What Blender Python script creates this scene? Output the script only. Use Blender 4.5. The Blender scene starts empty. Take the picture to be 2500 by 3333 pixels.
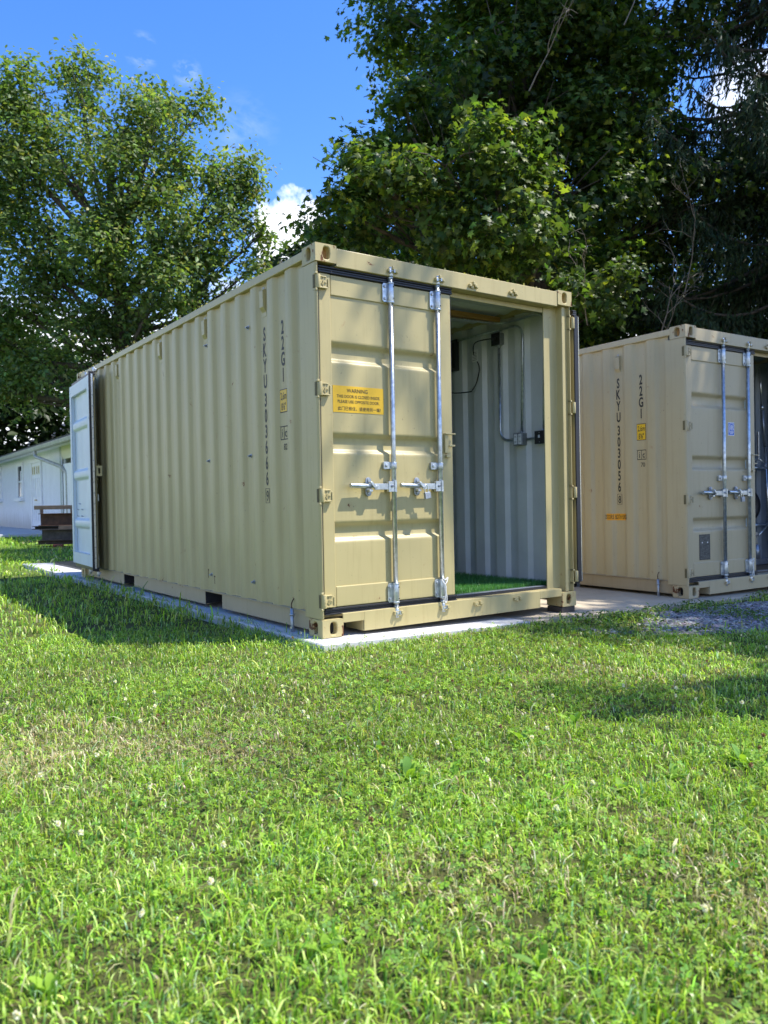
import bpy, math, random
import numpy as np
from mathutils import Vector, Matrix

# ------------------------------------------------------------------ camera, world, sun, exposure
scene = bpy.context.scene
col = scene.collection
R = math.radians
rng = np.random.default_rng(7)
random.seed(7)

CAM = (-2.6315, -4.4915, 0.894)
cr = Vector((0.81936205, -0.5729763, -0.01854685))
cu = Vector((0.02298198, 0.00050371, 0.99973575))
cf = Vector((0.57281555, 0.81957178, -0.01358085))
cd = bpy.data.cameras.new("camera")
cam = bpy.data.objects.new("camera", cd)
col.objects.link(cam)
M = Matrix.Identity(4)
for i in range(3):
    M[i][0], M[i][1], M[i][2], M[i][3] = cr[i], cu[i], -cf[i], CAM[i]
cam.matrix_world = M
cd.sensor_fit = 'HORIZONTAL'
cd.sensor_width = 36.0
cd.lens = 37.217
cd.clip_start = 0.05
cd.clip_end = 2000
cd.dof.use_dof = True
cd.dof.focus_distance = 4.6
cd.dof.aperture_fstop = 6.0
scene.camera = cam

SUN = Vector((1.2, -0.95, 2.6)).normalized()
sl = bpy.data.lights.new("sun", 'SUN')
sl.energy = 4.8
sl.angle = R(0.53)
sl.color = (1.0, 0.95, 0.86)
so = bpy.data.objects.new("sun", sl)
col.objects.link(so)
so.rotation_euler = (-SUN).to_track_quat('-Z', 'Y').to_euler()
so.location = (8, -6, 18)

world = bpy.data.worlds.new("World")
scene.world = world
world.use_nodes = True
wn, wl = world.node_tree.nodes, world.node_tree.links
wn.clear()
def N(tree, t, **kw):
    n = tree.nodes.new(t)
    for k, v in kw.items():
        if k.startswith('i_'):
            key = k[2:]
            key = int(key) if key.isdigit() else key
            n.inputs[key].default_value = v
        else:
            setattr(n, k, v)
    return n
W = world.node_tree
sky = N(W, 'ShaderNodeTexSky', sky_type='NISHITA')
sky.sun_disc = False
sky.sun_elevation = math.asin(SUN.z)
sky.sun_rotation = math.atan2(SUN.x, SUN.y)
sky.altitude = 100
sky.air_density = 1.0
sky.dust_density = 0.35
sky.ozone_density = 2.2
hs = N(W, 'ShaderNodeHueSaturation')
hs.inputs['Saturation'].default_value = 1.32
hs.inputs['Hue'].default_value = 0.512
hs.inputs['Value'].default_value = 1.16
wl.new(sky.outputs[0], hs.inputs['Color'])
tc = N(W, 'ShaderNodeTexCoord')
nz = N(W, 'ShaderNodeTexNoise')
nz.inputs['Scale'].default_value = 3.2
nz.inputs['Detail'].default_value = 9
nz.inputs['Roughness'].default_value = 0.58
mp = N(W, 'ShaderNodeMapping')
mp.inputs['Scale'].default_value = (1, 1, 1.7)
mp.inputs['Location'].default_value = (0.35, 0.2, 0.0)
wl.new(tc.outputs['Generated'], mp.inputs['Vector'])
wl.new(mp.outputs[0], nz.inputs['Vector'])
sx = N(W, 'ShaderNodeSeparateXYZ')
wl.new(tc.outputs['Generated'], sx.inputs[0])
def mth(tree, op, a, b=None, c=None, clamp=False):
    n = tree.nodes.new('ShaderNodeMath')
    n.operation = op
    n.use_clamp = clamp
    for i, v in enumerate((a, b, c)):
        if v is None:
            continue
        if isinstance(v, (int, float)):
            n.inputs[i].default_value = v
        else:
            tree.links.new(v, n.inputs[i])
    return n.outputs[0]
low = mth(W, 'MULTIPLY', mth(W, 'SUBTRACT', 0.235, sx.outputs['Z']), 1.35)
dens = mth(W, 'ADD', nz.outputs['Fac'], low)
mr = N(W, 'ShaderNodeMapRange')
mr.inputs['From Min'].default_value = 0.50
mr.inputs['From Max'].default_value = 0.62
wl.new(dens, mr.inputs['Value'])
mask = mr.outputs[0]
# a few thin wisps and one bank of cloud behind the conifer, each at its own direction in the sky
nw = N(W, 'ShaderNodeTexNoise')
nw.inputs['Scale'].default_value = 34
nw.inputs['Detail'].default_value = 7
nw.inputs['Roughness'].default_value = 0.65
nw.inputs['Distortion'].default_value = 0.2
mpw = N(W, 'ShaderNodeMapping')
mpw.inputs['Rotation'].default_value = (0.5, 0.6, 0.0)
mpw.inputs['Scale'].default_value = (0.35, 1.0, 1.0)
wl.new(tc.outputs['Generated'], mpw.inputs['Vector'])
wl.new(mpw.outputs[0], nw.inputs['Vector'])
nz2 = N(W, 'ShaderNodeTexNoise')
nz2.inputs['Scale'].default_value = 16
nz2.inputs['Detail'].default_value = 8
nz2.inputs['Roughness'].default_value = 0.6
wl.new(tc.outputs['Generated'], nz2.inputs['Vector'])
def spot(d, size, gain, bank=False):
    global mask
    v = N(W, 'ShaderNodeVectorMath', operation='DISTANCE')
    wl.new(tc.outputs['Generated'], v.inputs[0])
    v.inputs[1].default_value = Vector(d).normalized()
    f = mth(W, 'SUBTRACT', 1.0, mth(W, 'DIVIDE', v.outputs['Value'], size), clamp=True)
    if bank:
        h_ = mth(W, 'ADD', mth(W, 'MULTIPLY', nz2.outputs['Fac'], 0.9), mth(W, 'MULTIPLY', f, 0.75))
        r_ = N(W, 'ShaderNodeMapRange')
        r_.inputs['From Min'].default_value = 0.72
        r_.inputs['From Max'].default_value = 0.86
        wl.new(h_, r_.inputs['Value'])
        mask = mth(W, 'ADD', mask, mth(W, 'MULTIPLY', r_.outputs[0], gain), clamp=True)
        return
    n2 = mth(W, 'MULTIPLY', mth(W, 'SUBTRACT', nw.outputs['Fac'], 0.46, clamp=True), 5.0)
    mask = mth(W, 'ADD', mask, mth(W, 'MULTIPLY', mth(W, 'MULTIPLY', f, n2), gain), clamp=True)
spot((0.281, 0.832, 0.479), 0.020, 0.55)
spot((0.327, 0.822, 0.466), 0.017, 0.5)
spot((0.506, 0.729, 0.461), 0.017, 0.55)
spot((0.390, 0.820, 0.420), 0.045, 0.14)
spot((0.452, 0.826, 0.312), 0.078, 1.0, True)
spot((0.80, 0.455, 0.42), 0.08, 0.6, True)
mx = N(W, 'ShaderNodeMix', data_type='RGBA')
wl.new(mask, mx.inputs['Factor'])
wl.new(hs.outputs[0], mx.inputs[6])
mx.inputs[7].default_value = (6.6, 6.9, 7.4, 1)
bg = N(W, 'ShaderNodeBackground')
bg.inputs['Strength'].default_value = 0.15
wl.new(mx.outputs[2], bg.inputs['Color'])
wo = N(W, 'ShaderNodeOutputWorld')
wl.new(bg.outputs[0], wo.inputs['Surface'])

scene.view_settings.view_transform = 'Standard'
scene.view_settings.look = 'None'
scene.view_settings.gamma = 1.0
scene.view_settings.exposure = 0.84
try:
    scene.cycles.max_bounces = 9
    scene.cycles.transparent_max_bounces = 8
    scene.cycles.sample_clamp_indirect = 6
except Exception:
    pass

# ------------------------------------------------------------------ materials
def principled(name):
    m = bpy.data.materials.new(name)
    m.use_nodes = True
    t = m.node_tree
    return m, t, t.nodes['Principled BSDF']
def noise(t, scale, detail=4, rough=0.55, vec=None, dist=0.0):
    n = N(t, 'ShaderNodeTexNoise')
    n.inputs['Scale'].default_value = scale
    n.inputs['Detail'].default_value = detail
    n.inputs['Roughness'].default_value = rough
    n.inputs['Distortion'].default_value = dist
    if vec is not None:
        t.links.new(vec, n.inputs['Vector'])
    return n.outputs['Fac']
def rng_map(t, v, a, b, c=0.0, d=1.0):
    n = N(t, 'ShaderNodeMapRange')
    n.inputs['From Min'].default_value = a
    n.inputs['From Max'].default_value = b
    n.inputs['To Min'].default_value = c
    n.inputs['To Max'].default_value = d
    t.links.new(v, n.inputs['Value'])
    return n.outputs[0]
def mixc(t, f, a, b):
    n = N(t, 'ShaderNodeMix', data_type='RGBA')
    for i, v in ((0, f), (6, a), (7, b)):
        if isinstance(v, (tuple, list)):
            n.inputs[i].default_value = (*v[:3], 1)
        elif isinstance(v, (int, float)):
            n.inputs[i].default_value = v
        else:
            t.links.new(v, n.inputs[i])
    return n.outputs[2]
def objvec(t, scale=(1, 1, 1)):
    c = N(t, 'ShaderNodeTexCoord')
    m = N(t, 'ShaderNodeMapping')
    m.inputs['Scale'].default_value = scale
    t.links.new(c.outputs['Object'], m.inputs['Vector'])
    return m.outputs[0]
def bump(t, p, h, strength=0.2, dist=0.01):
    b = N(t, 'ShaderNodeBump')
    b.inputs['Strength'].default_value = strength
    b.inputs['Distance'].default_value = dist
    t.links.new(h, b.inputs['Height'])
    t.links.new(b.outputs[0], p.inputs['Normal'])
def simple(name, c, rough=0.5, metal=0.0, var=0.12, scale=12.0, bmp=0.0, bscale=80.0, vs=(1, 1, 1), spec=0.5):
    m, t, p = principled(name)
    v = objvec(t, vs)
    f = noise(t, scale, 5, 0.6, v)
    lo = tuple(x * (1 - var) for x in c)
    hi = tuple(min(1, x * (1 + var)) for x in c)
    t.links.new(mixc(t, rng_map(t, f, 0.3, 0.7), lo, hi), p.inputs['Base Color'])
    p.inputs['Roughness'].default_value = rough
    p.inputs['Metallic'].default_value = metal
    p.inputs['Specular IOR Level'].default_value = spec
    if bmp:
        bump(t, p, noise(t, bscale, 4, 0.6, v), bmp, 0.004)
    return m
def paint(name, c, rust=0.0, dirt=0.25, rough=0.42):
    """Container paint: faint fading, run-down streaks, specks and chips down to rust."""
    m, t, p = principled(name)
    v = objvec(t)
    vst = objvec(t, (9, 9, 0.55))
    fade = rng_map(t, noise(t, 1.1, 4, 0.6, v), 0.3, 0.7)
    base = mixc(t, fade, tuple(x * 0.93 for x in c), tuple(x * 1.05 for x in c))
    streak = rng_map(t, noise(t, 3.0, 6, 0.65, vst), 0.52, 0.80)
    base = mixc(t, mth(t, 'MULTIPLY', streak, dirt), base, (c[0] * 0.66, c[1] * 0.60, c[2] * 0.50))
    speck = rng_map(t, noise(t, 55, 2, 0.5, v), 0.73, 0.76)
    base = mixc(t, mth(t, 'MULTIPLY', speck, 0.55), base, (0.10, 0.075, 0.05))
    th = 0.74 - rust
    chip = rng_map(t, noise(t, 10, 7, 0.68, v, 0.5), th, th + 0.015)
    halo = rng_map(t, noise(t, 10, 7, 0.68, v, 0.5), th - 0.06, th + 0.01)
    base = mixc(t, mth(t, 'MULTIPLY', halo, 0.35), base, (0.34, 0.17, 0.06))
    rustc = mixc(t, rng_map(t, noise(t, 70, 4, 0.6, v), 0.35, 0.65), (0.045, 0.02, 0.012), (0.20, 0.075, 0.025))
    base = mixc(t, chip, base, rustc)
    t.links.new(base, p.inputs['Base Color'])
    r = mth(t, 'ADD', mth(t, 'MULTIPLY', chip, 0.4), rough)
    t.links.new(r, p.inputs['Roughness'])
    h = mth(t, 'ADD', mth(t, 'MULTIPLY', noise(t, 2.2, 2, 0.5, v), 6.0), mth(t, 'MULTIPLY', noise(t, 240, 2, 0.5, v), 0.06))
    bump(t, p, h, 0.25, 0.006)
    return m
TAN = (0.452, 0.378, 0.178)
TAN2 = (0.435, 0.360, 0.215)
M_ = {}
M_['paintA'] = paint('tan_paint', TAN, 0.045, 0.48)
M_['paintA_worn'] = paint('tan_paint_worn', TAN, 0.15, 0.4, 0.5)
M_['paintA_rail'] = paint('tan_rail_paint', (0.40, 0.325, 0.19), 0.06, 0.5, 0.5)
M_['paintB_rail'] = paint('sand_rail_paint', (0.36, 0.285, 0.18), 0.06, 0.5, 0.5)
M_['paintB'] = paint('sand_paint', TAN2, 0.03, 0.40)
M_['paintB_worn'] = paint('sand_paint_worn', TAN2, 0.15, 0.5, 0.5)
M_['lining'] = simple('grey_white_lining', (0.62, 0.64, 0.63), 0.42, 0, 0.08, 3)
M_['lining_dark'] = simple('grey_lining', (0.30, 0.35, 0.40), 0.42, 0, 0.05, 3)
M_['doorblue'] = simple('pale_blue_door_paint', (0.56, 0.65, 0.70), 0.42, 0, 0.06, 3)
M_['rubber'] = simple('black_rubber', (0.014, 0.014, 0.018), 0.42, 0, 0.2, 30)
M_['galv'] = simple('galvanised_steel', (0.50, 0.54, 0.57), 0.36, 0.85, 0.30, 26, 0.15, 60)
M_['galv_dull'] = simple('dull_zinc', (0.36, 0.39, 0.43), 0.46, 0.8, 0.2, 40, 0.15, 90)
M_['alu'] = simple('aluminium', (0.72, 0.73, 0.74), 0.28, 0.9, 0.08, 30)
M_['black'] = simple('black_metal', (0.02, 0.021, 0.024), 0.4, 0, 0.2, 20)
M_['void'] = simple('dark_cavity', (0.012, 0.010, 0.009), 0.9, 0, 0.2, 20)
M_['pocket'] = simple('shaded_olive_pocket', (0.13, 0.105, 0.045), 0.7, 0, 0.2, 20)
M_['rustpocket'] = simple('ochre_primer', (0.42, 0.22, 0.07), 0.8, 0, 0.45, 25, 0.3)
M_['ink'] = simple('black_marking', (0.018, 0.018, 0.016), 0.5, 0, 0.15, 40)
M_['yellow'] = simple('yellow_sticker', (0.72, 0.43, 0.012), 0.4, 0, 0.05, 20)
M_['orange'] = simple('orange_sticker', (0.78, 0.34, 0.015), 0.4, 0, 0.06, 30)
M_['blue'] = simple('blue_sticker', (0.02, 0.12, 0.52), 0.35, 0, 0.05, 20)
M_['white'] = simple('white_print', (0.75, 0.76, 0.77), 0.4, 0, 0.04, 20)
M_['plate'] = simple('dark_data_plate', (0.045, 0.05, 0.052), 0.45, 0.3, 0.2, 60)
M_['platetext'] = simple('plate_engraving', (0.13, 0.14, 0.14), 0.45, 0.3, 0.1, 60)
M_['wood'] = simple('pine_batten', (0.42, 0.22, 0.07), 0.6, 0, 0.25, 6, 0.2, 40, (1, 9, 9))
M_['floorwood'] = simple('plywood_floor', (0.16, 0.10, 0.05), 0.6, 0, 0.2, 6)
M_['under'] = simple('black_underframe', (0.02, 0.019, 0.018), 0.8, 0, 0.3, 20)
M_['tag'] = simple('white_paper_tag', (0.75, 0.75, 0.72), 0.7, 0, 0.05, 30)
M_['rope'] = simple('white_cord', (0.70, 0.69, 0.65), 0.8, 0, 0.1, 200, 0.5, 300)
M_['tyre'] = simple('tyre_rubber', (0.012, 0.012, 0.014), 0.5, 0, 0.3, 30)
M_['steel_rust'] = simple('rusty_beam', (0.075, 0.034, 0.018), 0.8, 0, 0.5, 9, 0.4, 50)
M_['steel_dark'] = simple('dark_beam', (0.055, 0.045, 0.036), 0.75, 0, 0.5, 9, 0.4, 50)
M_['timber'] = simple('weathered_timber', (0.16, 0.115, 0.08), 0.8, 0, 0.35, 7, 0.5, 40, (1.2, 9, 9))
M_['brick'] = simple('red_brick', (0.20, 0.06, 0.04), 0.85, 0, 0.3, 30, 0.4)
M_['gutter'] = simple('aged_white_gutter', (0.36, 0.36, 0.33), 0.5, 0, 0.25, 9)
M_['glass'] = simple('window_glass', (0.035, 0.04, 0.05), 0.12, 0, 0.3, 2, spec=0.35)
M_['glass_amber'] = simple('amber_glass', (0.42, 0.34, 0.16), 0.25, 0, 0.3, 9)  # plain amber base colour, no glow
M_['shutter'] = simple('dark_roof', (0.06, 0.06, 0.065), 0.8, 0, 0.3, 14)
M_['brass'] = simple('brass', (0.6, 0.42, 0.12), 0.3, 0.9, 0.1, 20)
M_['bark'] = simple('bark', (0.085, 0.07, 0.055), 0.9, 0, 0.4, 14, 0.8, 30, (1, 1, 0.25))
M_['twig'] = simple('bare_grey_twigs', (0.20, 0.17, 0.14), 0.9, 0, 0.3, 20)
M_['turf'] = simple('artificial_turf_base', (0.03, 0.12, 0.03), 0.8, 0, 0.2, 60)
M_['cream'] = simple('cream_house_paint', (0.62, 0.60, 0.46), 0.7, 0, 0.05, 5)
M_['grey_box'] = simple('grey_steel_box', (0.26, 0.28, 0.29), 0.4, 0.6, 0.1, 30)
M_['cordblack'] = simple('black_cable', (0.015, 0.015, 0.016), 0.5, 0, 0.1, 20)

def siding():
    m, t, p = principled('white_board_siding')
    v = objvec(t)
    d = N(t, 'ShaderNodeTexCoord')
    s = N(t, 'ShaderNodeSeparateXYZ')
    t.links.new(d.outputs['Object'], s.inputs[0])
    w = mth(t, 'FRACT', mth(t, 'DIVIDE', s.outputs['Y'], 0.145))
    groove = mth(t, 'LESS_THAN', w, 0.09)
    dirt = rng_map(t, mth(t, 'ADD', s.outputs['Z'], mth(t, 'MULTIPLY', noise(t, 1.5, 5, 0.7, objvec(t, (1, 5, 0.6))), 0.9)), 0.55, 1.0, 1, 0)
    base = mixc(t, rng_map(t, noise(t, 2, 5, 0.6, v), 0.3, 0.7), (0.66, 0.68, 0.72), (0.74, 0.76, 0.80))
    base = mixc(t, mth(t, 'MULTIPLY', dirt, 0.75), base, (0.32, 0.31, 0.27))
    base = mixc(t, mth(t, 'MULTIPLY', groove, 0.6), base, (0.28, 0.30, 0.34))
    t.links.new(base, p.inputs['Base Color'])
    p.inputs['Roughness'].default_value = 0.55
    bump(t, p, mth(t, 'SUBTRACT', 1.0, groove), 0.6, 0.01)
    return m
M_['siding'] = siding()
M_['trim'] = simple('white_trim', (0.74, 0.75, 0.77), 0.5, 0, 0.06, 5)
M_['trim_green'] = simple('grey_green_board', (0.36, 0.40, 0.37), 0.6, 0, 0.12, 8)

def concrete(name, c1, c2, stain):
    m, t, p = principled(name)
    v = objvec(t)
    b = mixc(t, rng_map(t, noise(t, 2.3, 7, 0.65, v), 0.3, 0.7), c1, c2)
    b = mixc(t, mth(t, 'MULTIPLY', rng_map(t, noise(t, 0.9, 6, 0.7, v, 0.6), 0.5, 0.66), stain), b, tuple(x * 0.5 for x in c1))
    b = mixc(t, mth(t, 'MULTIPLY', rng_map(t, noise(t, 220, 3, 0.6, v), 0.55, 0.75), 0.35), b, tuple(x * 0.55 for x in c1))
    vo = N(t, 'ShaderNodeTexVoronoi', feature='DISTANCE_TO_EDGE')
    vo.inputs['Scale'].default_value = 0.55
    nn = N(t, 'ShaderNodeTexNoise')
    nn.inputs['Scale'].default_value = 3
    add = N(t, 'ShaderNodeVectorMath', operation='ADD')
    t.links.new(v, nn.inputs['Vector'])
    t.links.new(v, add.inputs[0])
    t.links.new(nn.outputs['Color'], add.inputs[1])
    t.links.new(add.outputs[0], vo.inputs['Vector'])
    crack = mth(t, 'LESS_THAN', vo.outputs['Distance'], 0.0035)
    b = mixc(t, mth(t, 'MULTIPLY', crack, 0.45), b, tuple(x * 0.3 for x in c1))
    t.links.new(b, p.inputs['Base Color'])
    p.inputs['Roughness'].default_value = 0.85
    bump(t, p, noise(t, 120, 5, 0.7, v), 0.3, 0.004)
    return m
M_['slab'] = concrete('pale_concrete', (0.50, 0.50, 0.49), (0.62, 0.61, 0.59), 0.3)
M_['pad'] = concrete('tan_concrete', (0.42, 0.35, 0.25), (0.51, 0.435, 0.32), 0.3)
M_['apron'] = concrete('grey_concrete', (0.42, 0.43, 0.45), (0.50, 0.51, 0.53), 0.2)

def vcol_leaf(name, trans=0.35, rough=0.42, spec=0.4, tint=(1.0, 1.0, 1.0)):
    m, t, p = principled(name)
    a = N(t, 'ShaderNodeAttribute', attribute_name='Col')
    t.links.new(a.outputs['Color'], p.inputs['Base Color'])
    p.inputs['Roughness'].default_value = rough
    p.inputs['Specular IOR Level'].default_value = spec
    tr = N(t, 'ShaderNodeBsdfTranslucent')
    g = mixc(t, 1.0, (0, 0, 0), (0, 0, 0))
    mul = N(t, 'ShaderNodeMix', data_type='RGBA', blend_type='MULTIPLY')
    mul.inputs[0].default_value = 1.0
    t.links.new(a.outputs['Color'], mul.inputs[6])
    mul.inputs[7].default_value = (1.75 * tint[0], 1.80 * tint[1], 0.7 * tint[2], 1)
    t.links.new(mul.outputs[2], tr.inputs['Color'])
    ms = N(t, 'ShaderNodeMixShader')
    ms.inputs[0].default_value = trans
    out = t.nodes['Material Output']
    t.links.new(p.outputs[0], ms.inputs[1])
    t.links.new(tr.outputs[0], ms.inputs[2])
    t.links.new(ms.outputs[0], out.inputs['Surface'])
    return m
M_['leaf'] = vcol_leaf('tree_leaf', 0.42, 0.46, 0.30)
M_['needle'] = vcol_leaf('spruce_needle', 0.10, 0.6, 0.25)
M_['grass'] = vcol_leaf('grass_blade', 0.32, 0.36, 0.42)
M_['clover'] = vcol_leaf('clover_leaf', 0.34, 0.6, 0.22)
M_['flower'] = vcol_leaf('clover_blossom', 0.25, 0.7, 0.2)
def stone():
    m, t, p = principled('slate_chip')
    a = N(t, 'ShaderNodeAttribute', attribute_name='Col')
    t.links.new(a.outputs['Color'], p.inputs['Base Color'])
    p.inputs['Roughness'].default_value = 0.6
    return m
M_['stone'] = stone()
def soil():
    m, t, p = principled('lawn_soil')
    v = objvec(t)
    near = mixc(t, rng_map(t, noise(t, 7, 8, 0.7, v), 0.35, 0.65), (0.055, 0.066, 0.020), (0.12, 0.12, 0.045))
    far = mixc(t, rng_map(t, noise(t, 0.35, 8, 0.75, v), 0.35, 0.65), (0.10, 0.18, 0.025), (0.15, 0.23, 0.035))
    s = N(t, 'ShaderNodeSeparateXYZ')
    t.links.new(v, s.inputs[0])
    b = mixc(t, rng_map(t, s.outputs['Y'], 4, 12), near, far)
    t.links.new(b, p.inputs['Base Color'])
    p.inputs['Roughness'].default_value = 0.95
    p.inputs['Specular IOR Level'].default_value = 0.1
    bump(t, p, noise(t, 45, 6, 0.7, v), 0.8, 0.02)
    return m
M_['soil'] = soil()

# ------------------------------------------------------------------ mesh helpers
class MB:
    def __init__(s):
        s.v, s.f, s.m, s.sm = [], [], [], []
        s.mats = [None]
    def mi(s, mat):
        if mat not in s.mats:
            s.mats.append(mat)
        return s.mats.index(mat)
    def add(s, verts, faces, mat=None, smooth=False):
        o = len(s.v)
        k = s.mi(mat) if mat else 0
        s.v += [tuple(p) for p in verts]
        for f in faces:
            s.f.append(tuple(i + o for i in f))
            s.m.append(k)
            s.sm.append(smooth)
        return s
    def box(s, x0, x1, y0, y1, z0, z1, mat=None, X=None):
        v = [(x, y, z) for z in (z0, z1) for y in (y0, y1) for x in (x0, x1)]
        if X is not None:
            v = [tuple(X @ Vector(p)) for p in v]
        return s.add(v, [(0, 2, 3, 1), (4, 5, 7, 6), (0, 1, 5, 4), (2, 6, 7, 3), (0, 4, 6, 2), (1, 3, 7, 5)], mat)
    def prism(s, poly, axis, a, b, mat=None, smooth=False):
        """poly in the two other axes (order x,y,z without axis), counter-clockwise; extruded a..b"""
        n = len(poly)
        def mk(p, t):
            q = list(p)
            q.insert(axis, t)
            return tuple(q)
        v = [mk(p, a) for p in poly] + [mk(p, b) for p in poly]
        f = [tuple(range(n)), tuple(range(2 * n - 1, n - 1, -1))]
        f += [(i, i + n, (i + 1) % n + n, (i + 1) % n) for i in range(n)]
        return s.add(v, f, mat, smooth)
    def tube(s, pts, r, n=10, mat=None, cap=True, smooth=True):
        pts = [Vector(p) for p in pts]
        rs = r if isinstance(r, (list, tuple)) else [r] * len(pts)
        v, f = [], []
        up = None
        for i, p in enumerate(pts):
            d = (pts[min(i + 1, len(pts) - 1)] - pts[max(i - 1, 0)])
            d = d.normalized() if d.length > 1e-9 else Vector((0, 0, 1))
            if up is None:
                up = d.orthogonal().normalized()
            else:
                up = (up - d * up.dot(d))
                up = up.normalized() if up.length > 1e-6 else d.orthogonal().normalized()
            w = d.cross(up)
            for k in range(n):
                a = 2 * math.pi * k / n
                v.append(tuple(p + (up * math.cos(a) + w * math.sin(a)) * rs[i]))
        for i in range(len(pts) - 1):
            for k in range(n):
                f.append((i * n + k, i * n + (k + 1) % n, (i + 1) * n + (k + 1) % n, (i + 1) * n + k))
        s.add(v, f, mat, smooth)
        if cap:
            o = len(s.v) - len(v)
            k = s.mi(mat) if mat else 0
            s.f.append(tuple(o + j for j in range(n - 1, -1, -1)))
            s.f.append(tuple(o + (len(pts) - 1) * n + j for j in range(n)))
            s.m += [k, k]
            s.sm += [False, False]
        return s
    def build(s, name, mat=None, parent=None, bevel=0.0, seg=1, recalc=True):
        me = bpy.data.meshes.new(name)
        me.from_pydata(s.v, [], s.f)
        mats = list(s.mats)
        if mats[0] is None:
            mats[0] = mat
        used = sorted(set(s.m))
        s.m = [used.index(k) for k in s.m]
        mats = [mats[k] for k in used]
        for m in mats:
            me.materials.append(m)
        me.polygons.foreach_set('material_index', s.m)
        me.polygons.foreach_set('use_smooth', s.sm)
        if recalc:
            import bmesh
            bm = bmesh.new()
            bm.from_mesh(me)
            bmesh.ops.recalc_face_normals(bm, faces=bm.faces)
            bm.to_mesh(me)
            bm.free()
        me.update()
        o = bpy.data.objects.new(name, me)
        col.objects.link(o)
        if parent:
            o.parent = parent
        if bevel:
            b = o.modifiers.new('bevel', 'BEVEL')
            b.width = bevel
            b.segments = seg
            b.limit_method = 'ANGLE'
            b.angle_limit = R(40)
        return o
def tag(o, label=None, cat=None, group=None, kind=None):
    for k, v in (('label', label), ('category', cat), ('group', group), ('kind', kind)):
        if v:
            o[k] = v
    return o
def empty(name, loc=(0, 0, 0), rz=0.0):
    o = bpy.data.objects.new(name, None)
    o.location = loc
    o.rotation_euler = (0, 0, rz)
    o.empty_display_size = 0.2
    col.objects.link(o)
    return o
def np_mesh(name, V, T, mat, colr=None, parent=None, smooth=False):
    V = np.ascontiguousarray(V, np.float32)
    T = np.ascontiguousarray(T, np.int32)
    me = bpy.data.meshes.new(name)
    me.vertices.add(len(V))
    me.vertices.foreach_set('co', V.ravel())
    me.loops.add(T.size)
    me.loops.foreach_set('vertex_index', T.ravel())
    me.polygons.add(len(T))
    me.polygons.foreach_set('loop_start', np.arange(0, T.size, 3, dtype=np.int32))
    if smooth:
        me.polygons.foreach_set('use_smooth', np.ones(len(T), bool))
    me.update(calc_edges=True)
    if colr is not None:
        a = me.color_attributes.new('Col', 'FLOAT_COLOR', 'POINT')
        c = np.ones((len(V), 4), np.float32)
        c[:, :3] = colr
        a.data.foreach_set('color', c.ravel())
    me.materials.append(mat)
    o = bpy.data.objects.new(name, me)
    col.objects.link(o)
    if parent:
        o.parent = parent
    return o
_tc = {}
def text2d(s, size, xs=1.0, weight=0.0):
    """text as flat 2D verts and faces, centred on its own box"""
    key = (s, round(weight, 4))
    if key not in _tc:
        cu_ = bpy.data.curves.new('t', 'FONT')
        cu_.body = s
        cu_.size = 1.0
        cu_.offset = weight
        cu_.resolution_u = 4
        o = bpy.data.objects.new('t', cu_)
        col.objects.link(o)
        dg = bpy.context.evaluated_depsgraph_get()
        dg.update()
        me = bpy.data.meshes.new_from_object(o.evaluated_get(dg))
        v = np.array([p.co[:2] for p in me.vertices]) if len(me.vertices) else np.zeros((0, 2))
        f = [tuple(p.vertices) for p in me.polygons]
        bpy.data.objects.remove(o)
        bpy.data.curves.remove(cu_)
        bpy.data.meshes.remove(me)
        if len(v):
            v = v - np.array([(v[:, 0].min() + v[:, 0].max()) / 2, 0])
        _tc[key] = (v, f)
    v, f = _tc[key]
    return v * np.array([size * xs, size]), f
def vnoise(x, y, s, seed=0):
    """smooth value noise 0..1 (numpy)"""
    r = np.random.default_rng(seed).random((64, 64))
    X, Y = np.asarray(x) / s, np.asarray(y) / s
    xi, yi = np.floor(X).astype(int), np.floor(Y).astype(int)
    fx, fy = X - xi, Y - yi
    fx, fy = fx * fx * (3 - 2 * fx), fy * fy * (3 - 2 * fy)
    a, b = r[xi % 64, yi % 64], r[(xi + 1) % 64, yi % 64]
    c, d = r[xi % 64, (yi + 1) % 64], r[(xi + 1) % 64, (yi + 1) % 64]
    return (a * (1 - fx) + b * fx) * (1 - fy) + (c * (1 - fx) + d * fx) * fy

# ------------------------------------------------------------------ ground
def slab_z(x):
    return -0.003 - 0.0207 * np.asarray(x)
def ground_z(x, y):
    x = np.asarray(x, float)
    y = np.asarray(y, float)
    s = np.clip((y - 9) / 11, 0, 1)
    s = s * s * (3 - 2 * s)
    g = -0.027 - 0.0207 * np.clip(x, 0, 9) + 0.27 * s
    return g + 0.022 * (vnoise(x, y, 1.7, 3) - 0.5) * np.clip((np.hypot(x + 2.6, y + 4.5)) / 4, 0, 1)
gx = np.unique(np.concatenate([np.linspace(-12, 14, 105), np.linspace(-400, -12, 14), np.linspace(14, 400, 14)]))
gy = np.unique(np.concatenate([np.linspace(-8, 34, 169), np.linspace(-400, -8, 14), np.linspace(34, 500, 16)]))
GX, GY = np.meshgrid(gx, gy, indexing='ij')
GZ = ground_z(GX, GY)
inside = (GX > -0.05) & (GX < 7.6) & (GY > -0.12) & (GY < 9.1)
GZ = np.where(inside, GZ - 0.06, GZ)
nx, ny = len(gx), len(gy)
V = np.stack([GX.ravel(), GY.ravel(), GZ.ravel()], 1)
I = np.arange(nx * ny).reshape(nx, ny)
Q = np.stack([I[:-1, :-1], I[1:, :-1], I[1:, 1:], I[:-1, 1:]], -1).reshape(-1, 4)
T = np.concatenate([Q[:, [0, 1, 2]], Q[:, [0, 2, 3]]])
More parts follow.
